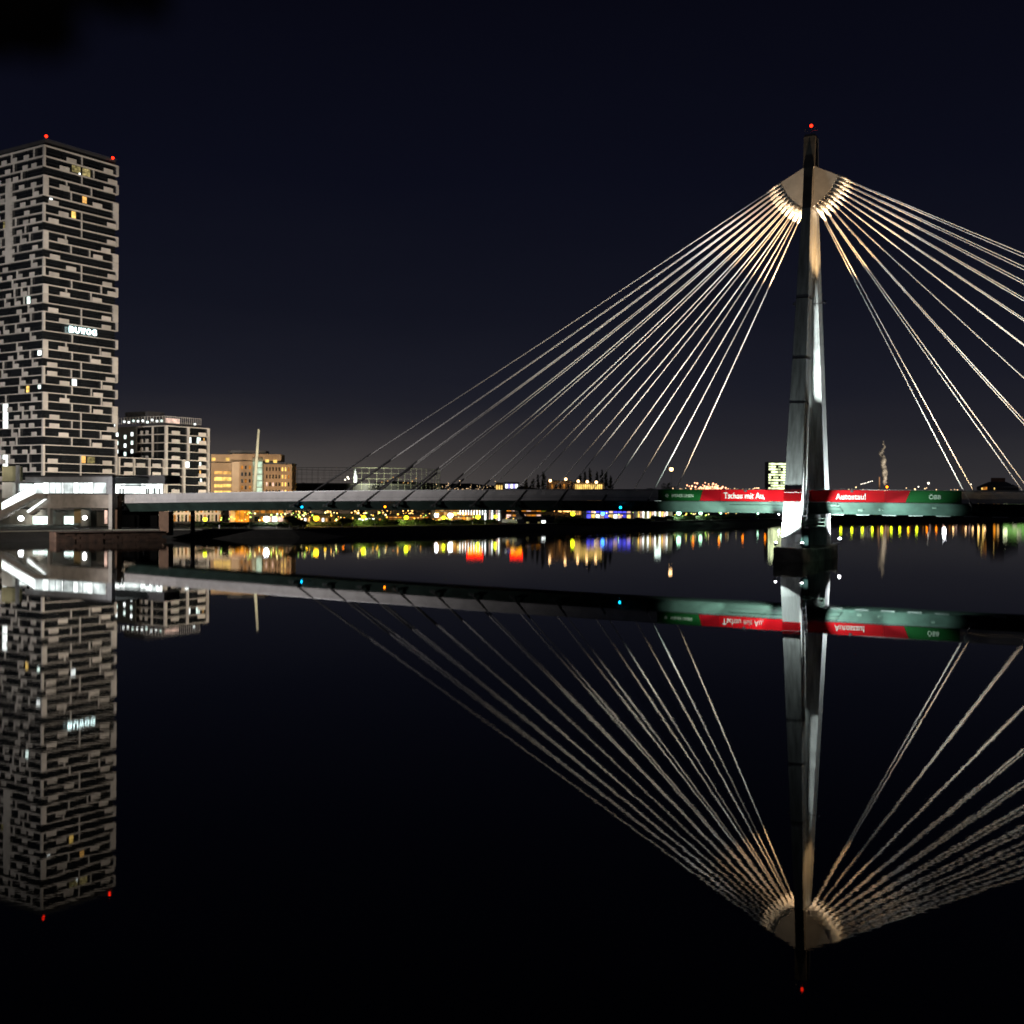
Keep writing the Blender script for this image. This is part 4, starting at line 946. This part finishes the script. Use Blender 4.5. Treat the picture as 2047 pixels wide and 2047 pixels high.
# moored ship, stern towards the camera
so = WZ(1018, 1060, 0)
ship = thing('passenger_ship', 'moored river ship with pale tiered stern and raked dark funnel', 'ship', (so.x, so.y, 0), math.atan2(.76, .65))
g = MB(); rings = []
for k in range(13):
    f = k / 12; wd = 3.5 * (1 - max(0, f - .6) ** 2 * 5.6); rings.append([(32 * f, -wd * .86, -.4), (32 * f, wd * .86, -.4), (32 * f, wd, 1.05 + .5 * max(0, f - .7)), (32 * f, -wd, 1.05 + .5 * max(0, f - .7))])
g.loft(rings); g.build('hull', HULLD, ship)
def sbx(x0, x1, w_, z0, z1, m, n): return pc(n, m, ship, ((x0 + x1) / 2, 0, (z0 + z1) / 2), (x1 - x0, w_, z1 - z0))
sbx(-.25, 1.2, 6.9, .15, 1.0, HULLW, 'stern_plate'); sbx(-.1, 1.4, 6.8, 1.25, 2.15, HULLW, 'stern_plate'); sbx(.2, 3.4, 6.5, 2.4, 3.5, HULLW, 'stern_cabin')
sbx(1.2, 25, 6.2, 1.06, 3.1, HULLD, 'cabin'); sbx(3, 20, 5.4, 3.1, 4.2, HULLD, 'upper_cabin'); sbx(2.6, 21, 6.4, 4.2, 4.35, HULLD, 'sun_deck')
for k in range(11): pc('window', E_DIM if k in (1, 4) else GLASS, ship, (3.5 + k * 1.9, -3.13, 2.3), (1.2, .08, .8))
pc('lit_doorway', E_WHITE, ship, (13.4, -3.2, 2.3), (1.9, .12, 1.5))
for y in (-1.6, 1.3): pc('stern_lamp', E_YEL, ship, (.1, y, 3.75), (.25, .3, .3))
g = MB(); g.hexa([(4.5, -.9, 4.3), (7.2, -.9, 4.3), (7.2, .9, 4.3), (4.5, .9, 4.3), (3.2, -.7, 6.6), (4.8, -.7, 6.3), (4.8, .7, 6.3), (3.2, .7, 6.6)]); g.build('funnel', HULLD, ship)
for k in range(7): g = MB(); g.tube([(.0, -3.2 + k * 1.05, 2.15), (.0, -3.2 + k * 1.05, 2.75)], .03, 5); g.build('rail_post', HULLW, ship)
g = MB(); g.tube([(0, -3.25, 2.75), (0, 3.2, 2.75)], .035, 5); g.build('hand_rail', HULLW, ship)

# bollards on the quay edge
for k, px in enumerate((439, 469, 497, 553, 579, 606, 655, 684, 705, 750, 831, 901, 945, 970)):
    Y = Yb(px) + 5.5; p = W(px, 1000, Y); t_ = thing('bollard', 'short pale bollard on the quay edge, %s from the left' % ORD[k], 'bollard', (p.x, Y, 2.15), 0, 'bollards along the quay edge')
    g = MB(); g.tube([(0, 0, 0), (0, 0, .85), (0, 0, 1.0)], [.16, .16, .08], 8); g.build('post', WHITE, t_); g = MB(); g.tube([(0, 0, 0), (0, 0, .1)], .24, 8); g.build('foot', DARK, t_)

# ================================================================== far city
# round lattice frame
SFY = 900.0; rad = (887 - 560) / FPX * SFY / 2 * 1.02
cen = W(724, 1000, SFY + rad)
sf = thing('lattice_arena', 'round open arena frame of pale steel lattice behind the deck', 'arena', (cen.x, cen.y, 3), 0)
PALE = pm('lattice_steel', (.66, .68, .50), .6, .15, .3); LAT2 = pm('lattice_steel_dark', (.05, .045, .05), .6, .2, .3)
ztop = W(700, 938, SFY + rad).z - 3; zring = [ztop, ztop - 4.2, ztop - 8.5, ztop - 13]
NS = 68
cp = lambda a, z, r=rad: (r * math.cos(a), r * math.sin(a) * .8, z)
for zz in zring:
    g = MB(); g.tube([cp(2 * math.pi * k / NS, zz) for k in range(NS + 1)], .17 if zz == ztop else .09, 5, False); g.build('ring_beam', PALE, sf)
for k in range(NS):
    a = 2 * math.pi * k / NS; g = MB(); g.tube([cp(a, 0), cp(a, ztop)], .08, 5); g.build('strut', PALE, sf)
g = MB(); g.loft([[cp(2 * math.pi * k / 40, 0, rad * .8), cp(2 * math.pi * k / 40, ztop - 12, rad * .92), cp(2 * math.pi * k / 40, ztop - 13, rad * .6)] for k in range(41)], closed=False); g.build('stand', FACD, sf)
for k in range(10): p = cp(R(-68 + k * 5), ztop - 9 + rnd.uniform(-3, 2), rad * .86); pc('flood_lamp', E_WARM, sf, p, (.7, .7, .7))
lamp('SPOT', 'arena_beam', sf, (rad * .15, -rad * 1.3, 1.0), 190000, (.97, 1, .70), 1.0, (rad * .55, -rad * .3, ztop), 84, .8)
# lit spire
sp_ = W(710, 962, 1500); spi = thing('church_spire', 'slim floodlit church spire beyond the lattice arena', 'church', (sp_.x, 1500, 3), 0)
zt_ = W(710, 934, 1500).z - 3; zb_ = sp_.z - 3
STN = pm('spire_stone', (.6, .58, .5), .8, .2, .2)
g = MB(); g.tube([(0, 0, 0), (0, 0, zb_ + 7)], 2.4, 8); g.build('tower', STN, spi); g = MB(); g.tube([(0, 0, zb_ + 7), (0, 0, zt_)], [2.0, .15], 8); g.build('steeple', STN, spi); pc('nave', STN, spi, (-9, 8, 5), (18, 8, 10))
lamp('SPOT', 'spire_beam', spi, (6, -24, zb_ - 1), 150000, (.85, 1, .95), .5, (0, 0, zb_ + 6), 40, .5)
# villas above the deck
dressed('villa', 'pale two-storey villa with a roof lamp left of the bright villa', 'building', 1097, 1142, 962, 560, .1, pm('villa_render', (.42, .30, .22), .8, .15, .2), 4, 5, lambda i, j: (E_ORD, GLASS, GLASS)[(i + j) % 3], 8, wfrac=(.4, .5))
dressed('bright_villa', 'long villa with closely set yellow lit windows among poplars', 'building', 1145, 1208, 965, 560, .1, BEIGE, 5, 14, lambda i, j: E_YEL if i < 2 else E_WARM, 8, wfrac=(.62, .75))
for k, (x, y) in enumerate(((1100, 961), (1131, 958), (1156, 962), (1174, 963), (1192, 964))):
    p = W(x, y, 555); t_ = thing('roof_lamp', 'small warm lamp on the villa roofs, %s from the left' % ORD[k], 'lamp', p, 0, 'roof lamps on the villas'); g = MB(); g.ball((0, 0, 0), .65, 8, 6); g.build('globe', L_WARM, t_); g = MB(); g.tube([(0, 0, -1.5), (0, 0, -.4)], .1, 5); g.build('stem', DARK, t_)
dressed('amber_kiosk', 'small yellow-lit kiosk left of the violet building', 'building', 990, 1006, 966, 700, 0, BEIGE, 4, 3, lambda i, j: E_YEL, 6)
dressed('violet_house', 'small violet and white lit house above the deck', 'building', 1008, 1037, 965, 700, 0, pm('violet_wall', (.3, .28, .5), .7, .2, .2), 5, 5, lambda i, j: em('lit_violet', (.40, .34, 1.0), 1.5, .6, .3) if (i + j) % 2 else E_WHITE, 6, wfrac=(.8, .7))
dressed('office_tower', 'far glass office tower with greenish lit floors behind the pylon leg', 'tower', 1535, 1580, 924, 1200, .0, FACD, 17, 9, lambda i, j: E_GRW if rnd.random() < .86 else GLASS, 16, wfrac=(.93, .62), margin=.02)
# power plant with stack and steam
pl = W(1772, 980, 1800); plant = thing('power_plant', 'far power plant with a short stack lit orange', 'building', (pl.x, 1800, 3), 0)
zz = W(1772, 972, 1800).z - 3
pc('boiler_house', FACD, plant, (0, 10, zz * .35), (26, 20, zz * .7)); g = MB(); g.tube([(0, 0, 0), (0, 0, zz)], [2.4, 1.8], 12); g.build('stack', BEIGE, plant)
g = MB(); g.tube([(-11, 0, 0), (-11, 0, zz + 14)], [1.5, 1.0], 10); g.build('stack', BROWN, plant)
g = MB(); g.ball((0, -2.6, zz - 1), 1.6, 8, 6); g.build('stack_lamp', L_ORG, plant)
lamp('SPOT', 'steam_beam', plant, (6, -70, zz - 6), 340000, (1, .82, .6), 1.0, (0, 0, zz + 34), 60, .6)
SM = bpy.data.materials.new('steam'); SM.use_nodes = True; n_, l_ = SM.node_tree.nodes, SM.node_tree.links
b_ = n_['Principled BSDF']; b_.inputs['Base Color'].default_value = (.7, .68, .64, 1); b_.inputs['Roughness'].default_value = 1
t1 = n_.new('ShaderNodeTexNoise'); t1.inputs['Scale'].default_value = .16; t1.inputs['Detail'].default_value = 5; g1 = n_.new('ShaderNodeNewGeometry'); l_.new(g1.outputs['Position'], t1.inputs['Vector'])
m1 = n_.new('ShaderNodeMapRange'); m1.inputs['From Min'].default_value = .38; m1.inputs['From Max'].default_value = .68; m1.inputs['To Max'].default_value = .75; l_.new(t1.outputs[0], m1.inputs['Value']); l_.new(m1.outputs[0], b_.inputs['Alpha'])
g = MB(); path = [(1770, 970, 2), (1769, 960, 3.2), (1768.5, 950, 4.2), (1768, 938, 4.6), (1766, 926, 4.8), (1765, 916, 4.4), (1762, 906, 3.6), (1764, 900, 2.2), (1769, 893, 1.7), (1766, 888, 1.4), (1766, 880, 1.0)]
for i in range(len(path) - 1):
    for k in range(4):
        f = k / 4; x = path[i][0] * (1 - f) + path[i + 1][0] * f; y = path[i][1] * (1 - f) + path[i + 1][1] * f; r_ = path[i][2] * (1 - f) + path[i + 1][2] * f
        c = W(x + rnd.uniform(-1, 1) * r_ * .3, y, 1800 + rnd.uniform(-3, 3)); g.ball(c, r_ * rnd.uniform(.75, 1.1), 9, 6)
tag(g.build('smoke', SM, smooth=True), 'pale twisting steam plume rising from the far stack', 'smoke', kind='stuff')
# scattered lights of the far city
def lights(label, spots, m, name='city_lights'):
    g = MB()
    for x, y, Y, r_ in spots: g.ball(W(x, y, Y), r_, 6, 4)
    tag(g.build(name, m), label, 'lights', kind='stuff')
sw, so_, sb_ = [], [], []
for k in range(90): sw.append((rnd.gauss(925, 45), 981 - abs(rnd.gauss(0, 8)), 4800, rnd.uniform(.6, 1.5)))
for k in range(60): sw.append((rnd.uniform(1340, 1600), 981 - abs(rnd.gauss(0, 3)), 2600, rnd.uniform(.7, 1.4)))
for k in range(90): so_.append((rnd.gauss(1418, 17), 979 - abs(rnd.gauss(0, 5)), 2400, rnd.uniform(.9, 1.9)))
for k in range(70): sw.append((rnd.uniform(1690, 2040), 985 - abs(rnd.gauss(0, 5)), 2500, rnd.uniform(.7, 1.6)))
for k in range(8): sb_.append((1722 + k * 3 + rnd.uniform(-1, 1), 968 - k * .9, 2500, .8))
for k in range(26): sb_.append((rnd.uniform(630, 800), 985 - abs(rnd.gauss(0, 2.5)), 1300, rnd.uniform(.5, 1.1)))
sb_ += [(1856, 966, 2300, 2.0), (1836, 973, 2300, 1.2), (1941, 968, 2300, 1.0), (695, 954, 1500, 1.1), (697, 957, 1500, 1.0), (690, 959, 1500, 1.0), (2029, 972, 2300, 1.0)]
lights('warm scattered lights of houses on the far horizon', sw, em('city_warm', (1, .68, .36), 2.4, .6, .02, False))
lights('cluster of orange and pink fairground lights on the horizon', so_, em('city_orange', (1, .42, .22), 4.0, .6, .05, False))
lights('pale distant lamps dotted along the horizon', sb_, em('city_white', (1, .92, .75), 5.0, .3, .02, False))
wl_ = []
for k in range(150): wl_.append((rnd.uniform(560, 980), 1021 + rnd.uniform(-1, 8.5), rnd.uniform(470, 560), rnd.uniform(.14, .36)))
for k in range(60): wl_.append((rnd.uniform(1000, 1150), 1021.5 + rnd.uniform(-1.0, 1.4), 520, rnd.uniform(.2, .42)))
lights('small road lights glimpsed below the girder', wl_, em('road_lights', (1, .56, .16), 4.0, .5, .1, False), 'road_lights')
def Ybk(x): return Yb(x) + 24
for nm, lb, cl in (('promenade_lights', 'amber garden lights strung along the promenade', (1, .46, .06)), ('promenade_lights', 'pale yellow garden lights strung along the promenade', (1, .82, .34)), ('promenade_lights', 'greenish garden lights strung along the promenade', (.62, 1, .16))):
    ps = []
    for k in range(46):
        x = rnd.uniform(440, 1000) if k < 34 else rnd.uniform(1160, 1480); ps.append((x, rnd.uniform(1024, 1041) if x < 1000 else rnd.uniform(1024, 1032), Ybk(x) + rnd.uniform(-6, 10), rnd.uniform(.10, .26)))
    lights(lb, ps, em('garden_' + lb[:5].strip(), cl, 4.0, .5, .1, False), nm)
# road viaduct below the girder
va, vb = W(560, 1030, 430), W(1010, 1030, 520)
vd = vb - va; via = thing('road_viaduct', 'lit road viaduct running behind the promenade', 'viaduct', (va.x, va.y, 2.4), math.atan2(vd.y, vd.x))
vl = Vector((vd.x, vd.y)).length
pc('deck', CONC, via, (vl / 2, 4, 3.0), (vl, 8, .8)); pc('parapet', CONC, via, (vl / 2, 0, 3.8), (vl, .3, .9))
for k in range(12): pc('parapet_glow', (E_ORD, E_ORG, E_ORD, E_WARM)[k % 4], via, (vl * (k + .5) / 12, -.22, 3.1 + .35 * (k % 2)), (vl / 12 * (.5 + .4 * ((k * 7) % 3) / 2), .1, .5))  # glowing strips stand in for lamplight falling on the parapet
for k in range(9): pc('pier', CONC, via, (vl * (k + .5) / 9, 4, 1.3), (1.0, 6, 2.6))
for k in range(14):
    t_ = thing('road_lamp', 'amber lamp on the road viaduct, %s from the left' % ORD[k], 'street lamp', via.matrix_basis @ Vector((0, 0, 0)), 0, 'amber lamps on the viaduct')
    t_.location = Matrix.Translation(via.location) @ Matrix.Rotation(via.rotation_euler.z, 4, 'Z') @ Vector((vl * (k + .5) / 14, .8, 3.4))
    g = MB(); g.tube([(0, 0, 0), (0, 0, 3.1), (0, -.9, 3.3)], .07, 5); g.build('pole', DARK, t_)
    g = MB(); g.ball((0, -1.0, 3.25), .5, 8, 5, .7); g.build('lantern', L_SOD if k % 3 else L_ORG, t_)
    if k % 4 == 1: lamp('SPOT', 'lamp_light', t_, (0, -1.0, 2.8), 8000, (1, .52, .14), .3, (0, 2.5, -3), 160, .4)

# ================================================================== trees and shrubs
def leaf_crown(g, c, rx, rz, n, size, r, flat=1.0):
    for _ in range(n):
        while True:
            p = Vector((r.uniform(-1, 1), r.uniform(-1, 1), r.uniform(-1, 1)))
            if .25 < p.length < 1: break
        p = Vector((p.x * rx, p.y * rx * flat, p.z * rz)) * (1 - .3 * r.random() ** 3)
        a = Vector((r.uniform(-1, 1), r.uniform(-1, 1), r.uniform(-1, 1))).normalized(); b = a.cross(Vector((r.uniform(-1, 1), r.uniform(-1, 1), r.uniform(-1, 1)))).normalized()
        s = size * r.uniform(.6, 1.4); q = Vector(c) + p
        g.poly([q - a * s, q + b * s * .55, q + a * s, q - b * s * .55])
def tree(name, label, px, ytop, Y, width, mat, n=420, poplar=False, group=None, zb=2.6):
    top = W(px, ytop, Y); h = top.z - zb; r = random.Random(int(px * 7 + Y))
    t_ = thing(name, label, 'tree', (top.x, Y, zb), r.uniform(0, 6), group)
    g = MB(); g.tube([(0, 0, 0), (.1, 0, h * .4), (0, .1, h * .82)], [h * .022, h * .014, .05], 7)
    for k in range(7):
        a = r.uniform(0, 6.28); z = h * r.uniform(.3, .7); g.tube([(0, 0, z), (math.cos(a) * width * .35, math.sin(a) * width * .35, z + h * .16)], [.12, .04], 5)
    g.build('trunk', BARK, t_)
    g = MB()
    if poplar:
        for k in range(9):
            f = k / 8; leaf_crown(g, (r.uniform(-.3, .3), r.uniform(-.3, .3), h * (.2 + .74 * f)), width * .5 * (1.05 - .75 * f * f), h * .11, n // 9, .55, r)
    else:
        for k in range(10):
            a = r.uniform(0, 6.28); d = r.uniform(0, .36) * width; leaf_crown(g, (math.cos(a) * d, math.sin(a) * d, h * r.uniform(.5, .82)), width * r.uniform(.18, .3), h * r.uniform(.13, .2), n // 10, .5, r)
    g.build('crown', mat, t_)
    return t_
PP = sorted(((1076, 951, 3.2), (1087, 945, 3.8), (1066, 958, 4), (1160, 950, 3.5), (1170, 944, 3.5), (1179, 940, 3.8), (1194, 944, 3.6), (1203, 941, 3.8), (1212, 946, 4.2), (1221, 953, 3.6), (1052, 961, 5)))
for k, (px, yt, w_) in enumerate(PP):
    tree('poplar_tree', 'slim dark poplar by the bright villas, %s from the left' % ORD[k], px, yt, 575 + (k % 3) * 14, w_, LEAFD, 360, True, 'poplars around the villas')
for px, yt, Y, w_, lb in ((1334, 960, 600, 14, 'broad dark tree beside the tall park lamp'), (1345, 966, 600, 12, 'lower dark tree right of the tall park lamp'), (610, 962, 700, 16, 'broad dark tree left of the lattice arena'), (650, 964, 720, 16, 'dark tree in front of the church spire'),
                          (760, 961, 720, 18, 'brownish dark tree in front of the arena'), (1300, 972, 620, 14, 'low dark tree left of the park lamp'), (585, 966, 690, 14, 'dark tree beside the brown office block')):
    tree('broadleaf_tree', lb, px, yt, Y, w_, LEAFD, 500)
nt = 0
for k in range(26):
    px = 1240 + k * 31 + rnd.uniform(-8, 8)
    if 1520 < px < 1680 or 1940 < px < 2045: continue
    tree('horizon_tree', 'dark treetop just above the bridge parapet, %s from the left' % ORD[nt], px, 975.5 + rnd.uniform(-2, 2.5) + .006 * (px - 1240), 820, 17, LEAFD, 200, group='treetops along the horizon'); nt += 1
for px, yt, w_, lb in ((402, 1044, 4.0, 'leafy bush at the quay beside the bridge columns'), (415, 1046, 4.0, 'pale leafy bush at the end of the stone quay'), (585, 1032, 4.5, 'young tree before the warm low hall'), (785, 1043, 5, 'round bush on the quay'), (600, 1040, 4, 'small tree left of the large yellow lamp'),
                       (855, 1036, 5, 'small tree before the amber depot'), (690, 1035, 4, 'small tree between yellow lamps')):
    tree('bush', lb, px, yt, Yb(px) + 9, w_, LEAF, 320)
def hedge(label, x0, x1, y0, back, n, mat, size=.38):
    pts = []; g = MB(); r = random.Random(int(x0))
    m_ = W((x0 + x1) / 2, 1000, Yb((x0 + x1) / 2) + back); t_ = thing('hedge', label, 'hedge', (m_.x, m_.y, 2.3), 0, 'hedges along the promenade')
    for k in range(n):
        px = r.uniform(x0, x1); Y = Yb(px) + back; top = W(px, y0 + 1.5 * math.sin(px * .21) + r.uniform(-.8, .8), Y).z; z = 2.3 + (top - 2.3) * r.random() ** .6
        q = W(px, 1000, Y + r.uniform(-1.2, 1.2)); q.z = z
        a = Vector((r.uniform(-1, 1), r.uniform(-1, 1), r.uniform(-1, 1))).normalized(); b = a.cross(Vector((r.uniform(-1, 1), r.uniform(-1, 1), r.uniform(-1, 1)))).normalized(); s = size * r.uniform(.6, 1.3)
        g.poly([q - a * s, q + b * s * .6, q + a * s, q - b * s * .6])
    g.build('foliage', mat, t_, True)
hedge('low dark hedge from the shop to the white windows', 430, 700, 1046, 20, 3200, LEAF)
hedge('green hedge in front of the amber facade', 702, 995, 1040, 20, 3600, LEAF)
hedge('dark reed belt between the ship and the blue venue', 1110, 1300, 1037.5, 5, 3000, LEAFD, .5)
hedge('lamp-lit hedge along the dark meadow', 1302, 1540, 1033, 20, 3000, LEAF, .5)
hedge('long dark shore hedge right of the pylon', 1640, 2070, 1029, 6, 2600, LEAFD, .8)
# branch hanging into the top left corner, very near
tr = thing('tree', 'out-of-focus leafy branch hanging into the top left corner', 'tree', (-2.6, -1.2, 8.3), 0)
g = MB(); c0 = W(-60, -60, .5)
g.tube([(-2.6, -1.2, 8.2), (-2.5, -1.1, 9.6), (-2.3, -.7, 10.5), (-1.2, .2, 10.7), c0], [.14, .11, .07, .03, .012], 8)
g.tube([c0, W(60, 20, .46), W(190, 0, .44)], [.008, .005, .002], 6); g.tube([c0, W(20, 70, .45), W(60, 100, .42)], [.010, .006, .003], 6)
g.build('trunk', BARK, tr, True)
g = MB(); r = random.Random(3)
for k in range(150):
    px, py = (r.uniform(-150, 150), r.uniform(-150, 105)) if k < 105 else (r.uniform(100, 330), r.uniform(-90, 12))
    q = W(px, py, r.uniform(.30, .46)); a = Vector((r.uniform(-1, 1), r.uniform(-.4, .4), r.uniform(-1, 1))).normalized(); b = a.cross(Vector((r.uniform(-.4, .4), 1, r.uniform(-.4, .4)))).normalized(); s = r.uniform(.006, .012)
    g.poly([q - a * s, q - a * s * .2 + b * s * .5, q + a * s, q - a * s * .2 - b * s * .5])
g.build('crown', pm('near_leaves', (.06, .04, .018), .8, .4, 8, 0, 0), tr, True)
